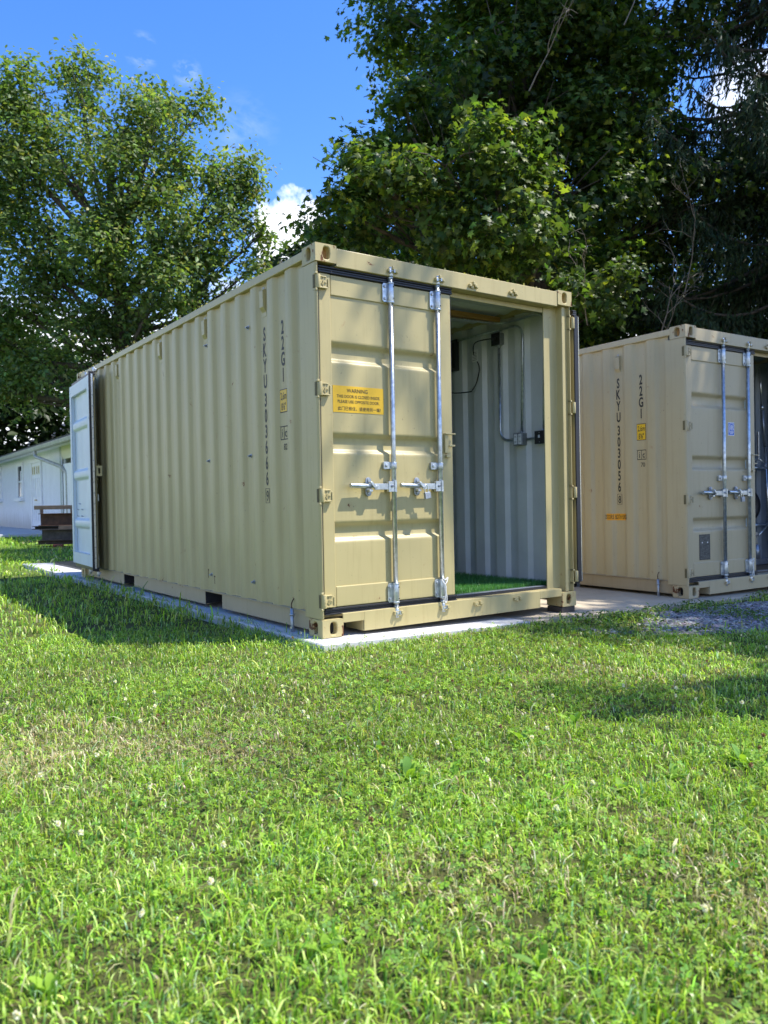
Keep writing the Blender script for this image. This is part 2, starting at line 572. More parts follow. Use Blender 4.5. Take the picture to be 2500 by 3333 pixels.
tag(np_mesh('lawn', V, T, M_['soil'], smooth=True), kind='structure')

def slab(name, x0, x1, y0, y1, mat, th=0.12, dz=0.0):
    b = MB()
    z0, z1 = float(slab_z(x0)) + dz, float(slab_z(x1)) + dz
    b.add([(x0, y0, z0 - th), (x1, y0, z1 - th), (x1, y1, z1 - th), (x0, y1, z0 - th),
           (x0, y0, z0), (x1, y0, z1), (x1, y1, z1), (x0, y1, z0)],
          [(0, 3, 2, 1), (4, 5, 6, 7), (0, 1, 5, 4), (1, 2, 6, 5), (2, 3, 7, 6), (3, 0, 4, 7)])
    return tag(b.build(name, mat, None, 0.008), kind='structure')
slab('concrete_slab', -0.11, 1.72, -0.185, 9.25, M_['slab'])
slab('concrete_pad', 1.728, 7.6, -0.17, 9.0, M_['pad'])
b = MB()
b.box(0.3, 2.5, 17.2, 34, -0.1, 0.235)
tag(b.build('concrete_apron', M_['apron'], None, 0.01), kind='structure')

# ------------------------------------------------------------------ shipping containers
W_, L_, H_ = 2.438, 6.058, 2.591
PITCH = 0.278
def side_profile(x_out, x_in, y0=0.225, y1=5.83):
    """corrugated side wall as (x, y) polyline"""
    pts = [(x_in, y0)]
    for k in range(-1, 20):
        c = 0.552 + PITCH * k
        for sg in (-1, 1):
            row = []
            for a in np.linspace(0, 1, 9):
                w_ = a * a * (3 - 2 * a)
                w_ = 0.6 * w_ + 0.4 * a
                row.append((x_out + (x_in - x_out) * w_, c + sg * (0.100 - 0.051 * a)))
            for x, y in (row if sg < 0 else row[::-1]):
                if y0 < y < y1:
                    pts.append((x, y))
    pts.append((x_in if abs(pts[-1][0] - x_in) < 0.004 else x_out, y1))
    return pts
def sharp_profile(x_out, x_in, y0=0.225, y1=5.83):
    pts = [(x_in, y0)]
    for k in range(-1, 20):
        c = 0.552 + PITCH * k
        for x, y in ((x_out, c - 0.092), (x_in, c - 0.060), (x_in, c + 0.060), (x_out, c + 0.092)):
            if y0 < y < y1:
                pts.append((x, y))
    pts.append((pts[-1][0], y1))
    return pts
def prof_x(y, x_out=0.016, x_in=0.042):
    d = abs(((y - 0.552 + PITCH / 2) % PITCH) - PITCH / 2)
    a = min(1, max(0, (0.100 - d) / 0.051))
    w_ = 0.6 * a * a * (3 - 2 * a) + 0.4 * a
    return x_out + (x_in - x_out) * w_
def wall_mesh(prof, z0, z1, mirror=False):
    smooth = len(prof) > 120
    b = MB()
    v = []
    for x, y in prof:
        xx = W_ - x if mirror else x
        v += [(xx, y, z0), (xx, y, z1)]
    b.add(v, [(2 * i, 2 * i + 1, 2 * i + 3, 2 * i + 2) for i in range(len(prof) - 1)], None, smooth)
    return b
def holed_plate(b, o, ux, uy, w, h, cx, cy, rx, ry, nrm, depth, mat, mat_in):
    """rectangular plate with an oval slot, its tunnel going inward"""
    o, ux, uy, nrm = Vector(o), Vector(ux), Vector(uy), Vector(nrm)
    n = 24
    ring, rect = [], []
    for i in range(n):
        a = 2 * math.pi * (i + 0.5) / n
        c, s_ = math.cos(a), math.sin(a)
        # stadium-shaped slot
        e = 0.55
        px = cx + rx * (abs(c) ** e) * (1 if c > 0 else -1)
        py = cy + ry * (abs(s_) ** 0.8) * (1 if s_ > 0 else -1)
        ring.append((px, py))
        t = min((w - cx if c > 0 else cx) / max(abs(c), 1e-6), (h - cy if s_ > 0 else cy) / max(abs(s_), 1e-6))
        rect.append((cx + c * t, cy + s_ * t))
    corners = [(0, 0), (w, 0), (w, h), (0, h)]
    for cpt in corners:
        k = min(range(n), key=lambda i: (rect[i][0] - cpt[0]) ** 2 + (rect[i][1] - cpt[1]) ** 2)
        rect[k] = cpt
    P = [o + ux * p[0] + uy * p[1] for p in rect] + [o + ux * p[0] + uy * p[1] for p in ring]
    Pi = [o + ux * p[0] + uy * p[1] - nrm * depth for p in ring]
    b.add(P, [(i, (i + 1) % n, n + (i + 1) % n, n + i) for i in range(n)], mat)
    b.add(P[n:] + Pi, [(i, (i + 1) % n, n + (i + 1) % n, n + i) for i in range(n)], mat)
    b.add(Pi, [tuple(range(n))], mat_in)
def corner_casting(parent, xs, ys, zs, mat, mat_in):
    """casting at one corner; xs, ys, zs = -1 low / +1 high side"""
    b = MB()
    cx, cy, cz = 0.162, 0.178, 0.118
    x0 = 0 if xs < 0 else W_ - cx
    y0 = 0 if ys < 0 else L_ - cy
    z0 = 0 if zs < 0 else H_ - cz
    x1, y1, z1 = x0 + cx, y0 + cy, z0 + cz
    # end face
    yf, ny_ = (y0, -1) if ys < 0 else (y1, 1)
    hx = 0.085 if xs < 0 else cx - 0.085
    holed_plate(b, (x0, yf, z0), (1, 0, 0), (0, 0, 1), cx, cz, hx, cz / 2, 0.027, 0.041, (0, ny_, 0), 0.045, mat, mat_in)
    xf, nx_ = (x0, -1) if xs < 0 else (x1, 1)
    hy = 0.095 if ys < 0 else cy - 0.095
    holed_plate(b, (xf, y0, z0), (0, 1, 0), (0, 0, 1), cy, cz, hy, cz / 2, 0.030, 0.041, (nx_, 0, 0), 0.045, mat, mat_in)
    ob = (x1 if xs < 0 else x0)
    b.add([(ob, y0, z0), (ob, y1, z0), (ob, y1, z1), (ob, y0, z1)], [(0, 1, 2, 3)], mat)
    oy = (y1 if ys < 0 else y0)
    b.add([(x0, oy, z0), (x1, oy, z0), (x1, oy, z1), (x0, oy, z1)], [(0, 1, 2, 3)], mat)
    for z in (z0, z1):
        b.add([(x0, y0, z), (x1, y0, z), (x1, y1, z), (x0, y1, z)], [(0, 1, 2, 3)], mat)
    import bmesh
    o = b.build('corner_casting', None, parent)
    bm = bmesh.new()
    bm.from_mesh(o.data)
    bmesh.ops.remove_doubles(bm, verts=bm.verts, dist=0.0005)
    bmesh.ops.recalc_face_normals(bm, faces=bm.faces)
    bm.to_mesh(o.data)
    bm.free()
    m = o.modifiers.new('bevel', 'BEVEL')
    m.width = 0.007
    m.segments = 2
    m.limit_method = 'ANGLE'
    m.angle_limit = R(50)
    return o
BANDS = [(1.972, 1.925, 1.862, 1.822), (1.362, 1.318, 1.256, 1.216), (0.764, 0.722, 0.662, 0.624)]
RODX = (0.610, 1.028)
def door_depth(x, z):
    d = 0.0
    for a, b_, c, e in BANDS:
        if e < z < a:
            if z > b_:
                t = (a - z) / (a - b_)
            elif z < c:
                t = (z - e) / (c - e)
            else:
                t = 1
            d = max(d, 0.029 * t * t * (3 - 2 * t))
    for rx in RODX:
        q = abs(x - rx)
        if q < 0.06:
            t = min(1, (0.06 - q) / 0.03)
            d = max(d, 0.003 * t)
    return d
def door_panel(y0, x0, x1, z0, z1, sgn=1.0):
    xs = sorted(set([x0, x1] + [rx + k for rx in RODX for k in (-0.06, -0.045, -0.03, 0, 0.03, 0.045, 0.06)]))
    xs = [x for x in xs if x0 <= x <= x1]
    zs = [z0, z1]
    for a, b_, c, e in BANDS:
        zs += list(np.linspace(e, c, 6)) + list(np.linspace(b_, a, 6)) + [e - 0.01, a + 0.01]
    zs = sorted(zs)
    b = MB()
    v = [(x, y0 + sgn * door_depth(x, z), z) for x in xs for z in zs]
    n = len(zs)
    b.add(v, [(i * n + j, i * n + j + 1, (i + 1) * n + j + 1, (i + 1) * n + j) for i in range(len(xs) - 1) for j in range(n - 1)], None, True)
    return b
def flat_text(lines, place, mat, name, parent):
    """lines: (string, u, v, size, xscale, weight); place maps (u, v) -> xyz"""
    b = MB()
    for s, u0, v0, size, xs, wgt in lines:
        v, f = text2d(s, size, xs, wgt)
        if len(v):
            b.add([place(u0 + p[0], v0 + p[1]) for p in v], f)
    return b.build(name, mat, parent, recalc=False)
def door_leaf(root, paint, side_in, X, hardware=True, extras=None):
    """One door leaf in its own frame: hinge edge at x=0.04, outer face towards -y. X moves it into the container frame."""
    made = []
    f = MB()
    y0, y1 = 0.036, 0.100
    f.box(0.040, 0.132, y0, y1, 0.19, 2.408)
    f.box(1.057, 1.163, y0, y1, 0.19, 2.408)
    f.box(0.134, 1.055, y0 + 0.002, y1, 2.270, 2.406)
    f.box(0.134, 1.055, y0 + 0.002, y1, 0.192, 0.330)
    leaf = f.build('door_leaf', paint, root, 0.006, 2)
    made.append(leaf)
    def sub(o):
        o.parent = leaf
        return o
    sub(door_panel(0.047, 0.128, 1.060, 0.326, 2.274).build('outer_panel', paint))
    sub(door_panel(0.062, 0.128, 1.060, 0.326, 2.274).build('inner_panel', side_in))
    i = MB()
    i.box(0.044, 0.131, y1 + 0.001, y1 + 0.004, 0.194, 2.404)
    i.box(1.058, 1.159, y1 + 0.001, y1 + 0.004, 0.194, 2.404)
    i.box(0.135, 1.054, y1 + 0.001, y1 + 0.004, 2.271, 2.402)
    i.box(0.135, 1.054, y1 + 0.001, y1 + 0.004, 0.196, 0.329)
    i.box(0.133, 0.136, 0.064, y1, 0.331, 2.269)
    i.box(1.053, 1.056, 0.064, y1, 0.331, 2.269)
    i.box(0.137, 1.052, 0.064, y1, 2.266, 2.269)
    i.box(0.137, 1.052, 0.064, y1, 0.331, 0.334)
    sub(i.build('inner_frame', side_in))
    g = MB()
    # lipped rubber seal: top, bottom, two uprights
    for k, (d0, d1) in enumerate(((0.0, 0.014), (0.017, 0.030), (0.033, 0.044))):
        yy = 0.026 + 0.006 * (k % 2)
        g.box(0.036, 1.176, yy, 0.070, 2.4105 + d0, 2.4105 + d1)
        g.box(0.040, 1.176, yy, 0.070, 0.189 - d1, 0.189 - d0)
    g.box(0.038, 1.174, 0.040, 0.074, 2.409, 2.453)
    g.box(0.042, 1.174, 0.040, 0.074, 0.146, 0.189)
    g.box(0.026, 0.0385, 0.034, 0.080, 0.19, 2.408)
    g.box(1.164, 1.178, 0.050, 0.104, 0.15, 2.45)
    sub(g.build('gasket', M_['rubber'], None, 0.003, 2))
    for z in (2.342, 1.640, 0.938, 0.240):
        h = MB()
        h.tube([(0.026, 0.014, z - 0.045), (0.026, 0.014, z + 0.045)], 0.0155, 14)
        # tapering strap with raised rim and ribs
        h.prism([(0.036, z - 0.040), (0.085, z - 0.042), (0.106, z - 0.034), (0.106, z + 0.026), (0.085, z + 0.040), (0.036, z + 0.040)], 1, 0.016, 0.035)
        h.box(0.040, 0.100, 0.009, 0.0155, z - 0.041, z - 0.033)
        h.box(0.040, 0.088, 0.009, 0.0155, z + 0.032, z + 0.039)
        h.box(0.098, 0.105, 0.009, 0.0155, z - 0.032, z + 0.026)
        h.box(0.061, 0.066, 0.011, 0.0155, z - 0.032, z + 0.031)
        X1 = Matrix.Translation((0.051, 0, z)) @ Matrix.Rotation(R(35), 4, 'Y')
        h.box(-0.003, 0.003, 0.011, 0.0155, -0.022, 0.022, None, X1)
        X1 = Matrix.Translation((0.051, 0, z - 0.006)) @ Matrix.Rotation(R(-35), 4, 'Y')
        h.box(-0.003, 0.003, 0.0115, 0.0155, -0.018, 0.018, None, X1)
        h.tube([(0.082, 0.0155, z), (0.082, 0.009, z)], 0.007, 10)
        sub(h.build('hinge', paint, None, 0.003, 2))
    if hardware:
        for k, rx in enumerate(RODX):
            ry = 0.018
            r = MB()
            r.tube([(rx, ry, 0.13), (rx, ry, 2.47)], 0.0170, 18)
            sub(r.build('locking_bar', M_['galv']))
            for zc in (2.344, 0.252):
                q = MB()
                q.tube([(rx, ry, zc - 0.066), (rx, ry, zc + 0.066)], 0.0235, 18)
                q.tube([(rx, ry, zc - 0.072), (rx, ry, zc - 0.060)], 0.026, 18)
                q.tube([(rx, ry, zc + 0.060), (rx, ry, zc + 0.070)], 0.026, 18)
                q.prism([(rx - 0.062, zc - 0.055), (rx - 0.052, zc - 0.066), (rx - 0.018, zc - 0.066), (rx - 0.018, zc + 0.066), (rx - 0.052, zc + 0.066), (rx - 0.062, zc + 0.055)], 1, 0.026, 0.0345)
                for dz in (-0.042, 0.042):
                    q.tube([(rx - 0.043, 0.026, zc + dz), (rx - 0.043, 0.018, zc + dz)], 0.010, 12, M_['galv_dull'])
                for dz in (-0.04, 0.04):
                    q.tube([(rx + 0.010, -0.003, zc + dz), (rx + 0.012, -0.008, zc + dz)], 0.005, 8, M_['black'])
                sub(q.build('bar_bearing', M_['galv'], None, 0.002, 2))
            q = MB()
            zc = 1.142
            q.prism([(rx - 0.080, zc - 0.022), (rx - 0.072, zc - 0.027), (rx - 0.015, zc - 0.024), (rx - 0.015, zc + 0.024), (rx - 0.072, zc + 0.027), (rx - 0.080, zc + 0.022)], 1, 0.024, 0.046)
            q.tube([(rx, ry, zc - 0.024), (rx, ry, zc + 0.024)], 0.0225, 16)
            q.tube([(rx - 0.055, 0.024, zc), (rx - 0.055, 0.015, zc)], 0.011, 12)
            sub(q.build('bar_guide', M_['galv'], None, 0.002, 2))
            for zc, s_ in ((2.490, 1), (0.113, -1)):
                q = MB()
                q.box(rx - 0.024, rx + 0.020, -0.010, 0.014, zc + 0.006 * s_ - 0.008, zc + 0.006 * s_ + 0.008)
                q.box(rx - 0.028, rx - 0.014, -0.018, 0.006, zc - 0.016, zc + 0.010)
                q.box(rx + 0.010, rx + 0.024, -0.016, 0.006, zc - 0.012, zc + 0.014)
                q.tube([(rx, ry - 0.006, zc - 0.034), (rx, ry - 0.006, zc + 0.030)], 0.016, 12)
                q.tube([(rx, ry, zc - 0.044 * s_ - 0.005), (rx, ry, zc - 0.044 * s_ + 0.005)], 0.020, 14)
                sub(q.build('cam_end', M_['galv'], None, 0.003, 2))
            # handle: clamp on the bar, flat then round lever lying left, hub plate with catch
            zc = 0.996
            q = MB()
            q.box(rx - 0.062, rx - 0.006, -0.008, 0.020, zc - 0.038, zc + 0.036)
            q.box(rx - 0.014, rx + 0.003, -0.014, 0.006, zc - 0.040, zc + 0.040)
            q.tube([(rx - 0.034, -0.008, zc + 0.002), (rx - 0.034, -0.017, zc + 0.002)], 0.010, 12, M_['galv_dull'])
            q.tube([(rx - 0.034, -0.016, zc + 0.002), (rx - 0.034, -0.019, zc + 0.002)], 0.005, 8, M_['black'])
            q.box(rx - 0.175, rx - 0.060, -0.002, 0.008, zc - 0.022, zc + 0.020)
            q.tube([(rx - 0.16, 0.002, zc), (rx - 0.24, 0.002, zc + 0.003), (rx - 0.252, 0.002, zc + 0.004), (rx - 0.372, 0.0, zc + 0.008)], [0.013, 0.014, 0.0165, 0.0155], 14)
            sub(q.build('handle', M_['galv'], None, 0.003, 2))
            hx = rx - 0.208
            q = MB()
            pl = []
            for a in range(0, 181, 20):
                pl.append((hx + 0.024 * math.cos(R(a)), zc + 0.040 + 0.024 * math.sin(R(a))))
            for a in range(180, 361, 20):
                pl.append((hx + 0.024 * math.cos(R(a)), zc - 0.042 + 0.024 * math.sin(R(a))))
            q.prism(pl, 1, 0.026, 0.036, M_['galv_dull'])
            q.tube([(hx, 0.026, zc + 0.044), (hx, 0.019, zc + 0.044)], 0.012, 12, M_['galv_dull'])
            q.tube([(hx, 0.026, zc - 0.046), (hx, 0.019, zc - 0.046)], 0.012, 12, M_['galv_dull'])
            q.prism([(hx - 0.014, zc + 0.030), (hx + 0.002, zc + 0.032), (hx + 0.030, zc + 0.004), (hx + 0.052, zc + 0.012), (hx + 0.046, zc - 0.008), (hx + 0.020, zc - 0.012), (hx - 0.004, zc + 0.010)], 1, -0.022, -0.012, M_['galv'])
            q.box(hx - 0.010, hx + 0.006, -0.014, 0.026, zc + 0.022, zc + 0.034, M_['galv'])
            q.box(hx - 0.018, hx + 0.010, -0.012, 0.026, zc - 0.036, zc - 0.020, M_['galv'])
            sub(q.build('handle_catch', None, None, 0.002, 2))
        h = MB()
        h.box(1.078, 1.112, 0.018, 0.035, 1.238, 1.385)
        h.box(1.078, 1.172, 0.006, 0.018, 1.374, 1.384)
        h.box(1.112, 1.168, 0.010, 0.018, 1.286, 1.300)
        h.box(1.088, 1.128, 0.012, 0.035, 1.205, 1.224)
        sub(h.build('door_stop_lug', paint, None, 0.003, 2))
    if extras:
        extras(leaf, sub)
    leaf.matrix_basis = X
    return leaf
def build_container(name, loc, rz, P, label, marks, door_extras, inside_mat):
    root = empty(name, loc, rz)
    tag(root, label, 'shipping container', 'tan shipping containers on the concrete')
    pm, pw = M_[P], M_[P + '_worn']
    zb, zt = 0.158, 2.520
    # corrugated sides, inner and outer skin
    wall_mesh(side_profile(0.016, 0.042), zb, zt).build('side_panel', pm, root)
    wall_mesh(side_profile(0.016, 0.042), zb, zt, True).build('side_panel', pm, root)
    wall_mesh(sharp_profile(0.019, 0.055), zb, zt).build('wall_lining', inside_mat, root)
    wall_mesh(sharp_profile(0.019, 0.055), zb, zt, True).build('wall_lining', inside_mat, root)
    # rails
    for mir in (0, 1):
        f = (lambda x: W_ - x) if mir else (lambda x: x)
        def bx(b, x0, x1, *a):
            x0, x1 = sorted((f(x0), f(x1)))
            b.box(x0, x1, *a)
        b = MB()
        bx(b, 0.004, 0.064, 0.170, L_ - 0.170, 2.518, 2.578)
        b.build('top_rail', pm, root, 0.006, 2)
        b = MB()
        for y0, y1 in ((0.172, 1.690), (2.050, 4.008), (4.368, L_ - 0.172)):
            bx(b, 0.030, 0.036, y0, y1, 0.034, 0.150)
            bx(b, 0.030, 0.075, y0, y1, 0.028, 0.034)
        bx(b, 0.030, 0.036, 1.690, 2.050, 0.140, 0.150)
        bx(b, 0.030, 0.036, 4.008, 4.368, 0.140, 0.150)
        bx(b, 0.014, 0.080, 0.172, L_ - 0.172, 0.1505, 0.1575)
        b.build('bottom_rail', M_[P + '_rail'], root, 0.002)
        for ye in (0, 1):
            g = (lambda y: L_ - y) if ye else (lambda y: y)
            prof = [(0.004, 0.235), (0.004, 0.030), (0.010, 0.012), (0.020, 0.008), (0.020, 0.045), (0.052, 0.045), (0.052, 0.030), (0.088, 0.030),
                    (0.092, 0.095), (0.235, 0.097), (0.235, 0.107), (0.060, 0.107), (0.050, 0.235)]
            if not (mir and not ye):
                prof = [(0.004, 0.235), (0.004, 0.030), (0.010, 0.012), (0.019, 0.008), (0.0225, 0.030), (0.0225, 0.097), (0.235, 0.099), (0.235, 0.108), (0.060, 0.108), (0.050, 0.235)]
            # J-section corner post
            pr = [(f(x), g(y)) for x, y in prof]
            b = MB()
            b.prism(pr, 2, 0.119, H_ - 0.119)
            b.build('corner_post', pm, root, 0.004, 2)
            for zc in (2.342, 1.640, 0.938, 0.240):
                b = MB()
                x0, x1 = sorted((f(0.002), f(0.020)))
                y0, y1 = sorted((g(0.006), g(0.046)))
                b.box(x0, x1, y0, y1, zc - 0.060, zc - 0.047)
                b.box(x0, x1, y0, y1, zc + 0.047, zc + 0.060)
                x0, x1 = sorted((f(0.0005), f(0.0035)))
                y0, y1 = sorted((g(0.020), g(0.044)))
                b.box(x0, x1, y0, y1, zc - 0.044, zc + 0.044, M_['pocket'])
                b.build('hinge_lug', pm, root, 0.002)
            for zs in (-1, 1):
                corner_casting(root, 1 if mir else -1, 1 if ye else -1, zs, pw, M_['rustpocket'] if zs > 0 else M_['void'])
    # end frames
    for ye in (0, 1):
        g = (lambda y: L_ - y) if ye else (lambda y: y)
        def by(b, x0, x1, y0, y1, z0, z1, *a):
            y0, y1 = sorted((g(y0), g(y1)))
            b.box(x0, x1, y0, y1, z0, z1, *a)
        b = MB()
        by(b, 0.163, W_ - 0.163, 0.006, 0.014, 2.456, 2.576)
        by(b, 0.163, W_ - 0.163, 0.014, 0.110, 2.566, 2.574)
        by(b, 0.163, W_ - 0.163, 0.014, 0.110, 2.456, 2.464)
        by(b, 0.240, W_ - 0.240, 0.098, 0.108, 2.415, 2.455)
        b.build('door_header', pm, root, 0.004, 2)
        b = MB()
        by(b, 0.163, 0.332, 0.006, 0.014, 0.088, 0.150)
        by(b, 0.332, 2.026, 0.006, 0.014, 0.016, 0.150)
        by(b, 2.026, W_ - 0.163, 0.006, 0.014, 0.088, 0.150)
        by(b, 0.326, 0.332, 0.014, 0.240, 0.016, 0.145)
        by(b, 2.026, 2.032, 0.014, 0.240, 0.016, 0.145)
        by(b, 0.163, W_ - 0.163, 0.014, 0.100, 0.143, 0.150)
        by(b, 0.332, 2.026, 0.014, 0.10, 0.016, 0.023)
        b.build('door_sill', pm, root, 0.003, 2)
        b = MB()
        by(b, 0.24, W_ - 0.24, 0.101, 0.119, 0.143, 0.170, M_['rubber'])
        by(b, 0.24, W_ - 0.24, 0.120, 0.160, 0.143, 0.173, M_['galv_dull'])
        b.build('threshold', None, root)
        for xk in (0.610, 1.028, 1.352, 1.764) if not ye else ():
            for zc, s_ in ((2.492, 1), (0.113, -1)):
                b = MB()
                by(b, xk - 0.036, xk - 0.012, -0.016, 0.0058, zc - 0.010, zc + 0.012)
                by(b, xk + 0.016, xk + 0.040, -0.016, 0.0058, zc - 0.008, zc + 0.016)
                by(b, xk - 0.012, xk + 0.016, -0.004, 0.0058, zc - 0.020, zc + 0.010)
                by(b, xk - 0.004, xk + 0.012, -0.022, 0.0058, zc + 0.010 * s_ - 0.006, zc + 0.024 * s_ + 0.006)
                by(b, xk + 0.030, xk + 0.052, -0.012, 0.0058, zc - 0.014, zc + 0.002)
                b.build('cam_keeper', pm, root, 0.004, 2)
    # roof skin and ceiling, gently ribbed across
    for z, nm, mt in ((2.552, 'roof_panel', pm), (2.545, 'ceiling', inside_mat)):
        ys = np.linspace(0.11, L_ - 0.11, 28 * 4 + 1)
        b = MB()
        v = []
        for k, y in enumerate(ys):
            dz = 0.016 if (k % 4) in (1, 2) else 0
            v += [(0.065, y, z + dz), (W_ - 0.065, y, z + dz)]
        b.add(v, [(2 * i, 2 * i + 1, 2 * i + 3, 2 * i + 2) for i in range(len(ys) - 1)])
        b.build(nm, mt, root)
    b = MB()
    b.box(0.064, W_ - 0.064, 0.161, L_ - 0.161, 0.138, 0.163)
    b.build('floor', M_['floorwood'], root)
    b = MB()
    for y in np.arange(0.45, 5.8, 0.30):
        if 1.60 < y < 2.12 or 3.92 < y < 4.46:
            continue
        b.box(0.080, W_ - 0.080, y, y + 0.045, 0.040, 0.137)
    for y in (1.690, 2.045, 4.008, 4.363):
        b.box(0.038, W_ - 0.038, y, y + 0.006, 0.036, 0.137)
    b.build('cross_members', M_['under'], root)
    # stencilled marks down the side
    XR = 0.0404
    side = lambda u, v: (XR, -u, v)
    def column(text, y, z0, step, size, xs=0.62, wgt=0.030):
        lines = []
        z = z0
        for ch in text:
            if ch != ' ':
                lines.append((ch, -y, z - size * 0.36, size, xs, wgt))
                z -= step
            else:
                z -= step * 0.17
        return lines
    num, digit, icno = marks
    ls = column(num, 0.836, 2.149, 0.1165, 0.136, 0.56)
    flat_text(ls, side, M_['ink'], 'serial_number', root)
    b = MB()
    zc = 0.951
    for y0, y1, z0, z1 in ((0.806, 0.866, zc + 0.052, zc + 0.055), (0.806, 0.866, zc - 0.055, zc - 0.052), (0.806, 0.809, zc - 0.052, zc + 0.052), (0.863, 0.866, zc - 0.052, zc + 0.052)):
        b.box(XR - 0.0005, XR + 0.001, y0, y1, z0, z1)
    v, f_ = text2d(digit, 0.112, 0.66, 0.01)
    b.add([side(-0.836 + p[0], zc - 0.040 + p[1]) for p in v], f_)
    b.build('check_digit', M_['ink'], root, recalc=False)
    flat_text(column('22G1', 0.552, 2.149, 0.113, 0.134, 0.58), side, M_['ink'], 'size_code', root)
    b = MB()
    b.box(XR - 0.0006, XR + 0.001, 0.497, 0.610, 1.540, 1.706, M_['ink'])
    b.box(XR - 0.0014, XR, 0.503, 0.604, 1.546, 1.700, M_['yellow'])
    for s_, zz in (('2,6m', 1.632), ("8'6\"", 1.556)):
        v, f_ = text2d(s_, 0.074, 0.60, 0.012)
        b.add([(XR - 0.0020, 0.552 - p[0], zz + p[1]) for p in v], f_, M_['ink'])
    b.build('height_sticker', None, root, recalc=False)
    b = MB()
    for y0, y1, z0, z1 in ((0.495, 0.609, 1.437, 1.444), (0.495, 0.609, 1.345, 1.352), (0.495, 0.501, 1.352, 1.437), (0.603, 0.609, 1.352, 1.437), (0.553, 0.557, 1.352, 1.437)):
        b.box(XR - 0.0005, XR + 0.001, y0, y1, z0, z1)
    for s_, yy in (('i', 0.580), ('c', 0.528)):
        v, f_ = text2d(s_, 0.088, 0.8, 0.014)
        b.add([side(-yy + p[0], 1.365 + p[1]) for p in v], f_)
    v, f_ = text2d(icno, 0.062, 0.85, 0.010)
    b.add([side(-0.538 + p[0], 1.274 + p[1]) for p in v], f_)
    b.build('railway_mark', M_['ink'], root, recalc=False)
    return root
def vent(root, y, z, mat):
    b = MB()
    b.box(0.040, 0.0478, y - 0.038, y + 0.038, z - 0.112, z + 0.112)
    b.prism([(0.040, z - 0.080), (0.016, z - 0.045), (0.014, z + 0.075), (0.040, z + 0.090)], 1, y - 0.030, y + 0.030)
    b.box(0.036, 0.040, y - 0.012, y + 0.012, z + 0.094, z + 0.106, M_['galv_dull'])
    return b.build('air_vent', mat, root, 0.004, 2)
def side_bolt(root, y, z):
    x = prof_x(y)
    b = MB()
    b.tube([(x - 0.003, y, z), (x + 0.001, y, z)], 0.018, 14)
    b.tube([(x - 0.015, y, z), (x - 0.003, y, z)], 0.011, 6, smooth=False)
    b.tube([(x - 0.026, y, z), (x - 0.014, y, z)], 0.006, 8)
    return b.build('side_bolt', M_['galv_dull'], root)
def sticker(sub, x0, x1, z0, z1, y, mat, name):
    b = MB()
    b.box(x0, x1, y - 0.0015, y, z0, z1)
    return sub(b.build(name, mat))

# --- the near container
def extrasA(leaf, sub):
    b = MB()
    b.box(0.141, 0.553, 0.0450, 0.0465, 1.497, 1.676, M_['yellow'])
    cx = 0.347
    for t_, u, v_, sz, xs, wg in (('WARNING', cx - 0.012, 1.633, 0.037, 0.95, 0.008), ('THIS DOOR IS CLOSED INSIDE.', cx, 1.596, 0.0285, 0.90, 0.004),
                               ('PLEASE USE OPPOSITE DOOR.', cx, 1.561, 0.0285, 0.90, 0.004), ('此门已锁住，请使用另一端！', cx + 0.006, 1.514, 0.0285, 1.0, 0.004)):
        v, f_ = text2d(t_, sz, xs, wg)
        b.add([(u + p[0], 0.0440, v_ + p[1]) for p in v], f_, M_['ink'])
    sub(b.build('warning_sign', None, None, recalc=False))
cA = build_container('shipping_container', (0, 0, 0), 0, 'paintA',
                     'tan shipping container marked 303666 with a yellow warning sign on its closed door',
                     ('SKYU 303666', '9', '82'), None, M_['lining'])
I4 = Matrix.Identity(4)
door_leaf(cA, M_['paintA'], M_['doorblue'], I4, True, extrasA)
# right front leaf swung right round against the far side wall
def hinge_xf(hx, hy, ang, mirror):
    """leaf hinge line (local x=0.026,y=0.014) moved to (hx,hy) and turned"""
    S = Matrix.Scale(-1, 4, (1, 0, 0)) if mirror else Matrix.Identity(4)
    return Matrix.Translation((hx, hy, 0)) @ Matrix.Rotation(ang, 4, 'Z') @ S @ Matrix.Translation((-0.026, -0.014, 0))
door_leaf(cA, M_['paintA'], M_['doorblue'], hinge_xf(W_ + 0.022, 0.012, R(268.6), True), True)
# rear left leaf folded back along the near side, rear right one closed
def extras_rear(leaf, sub):
    b = MB()
    b.box(1.1785, 1.1820, 0.060, 0.080, 0.18, 2.42)
    for z in np.arange(0.30, 2.36, 0.125):
        b.tube([(1.182, 0.070, z), (1.186, 0.070, z)], 0.007, 8, M_['galv_dull'])
    sub(b.build('seal_strip', M_['alu']))
    b = MB()
    for yy0, yy1, z0, z1 in ((-0.022, 0.040, 1.245, 1.275), (-0.022, 0.040, 1.335, 1.365), (0.022, 0.040, 1.275, 1.335), (-0.022, -0.002, 1.275, 1.335)):
        b.box(1.180, 1.188, yy0, yy1, z0, z1)
    sub(b.build('lock_plate', M_['paintA']))
    b = MB()
    for x, z in ((0.47, 0.93), (0.36, 0.86), (0.60, 0.86), (0.36, 0.78), (0.60, 0.78), (0.5, 2.36), (0.5, 2.29), (0.5, 0.28), (0.5, 0.22)):
        b.tube([(x - 0.03, 0.088, z), (x - 0.01, 0.098, z + 0.006), (x + 0.02, 0.099, z + 0.002), (x + 0.045, 0.090, z - 0.002)], 0.006, 8)
    sub(b.build('inner_bolts', M_['galv_dull']))
door_leaf(cA, M_['paintA'], M_['doorblue'], Matrix.Translation((-0.012, L_ - 0.014, 0)) @ Matrix.Rotation(R(267.0), 4, 'Z') @ Matrix.Scale(-1, 4, (0, 1, 0)) @ Matrix.Translation((-0.026, -0.014, 0)), True, extras_rear)
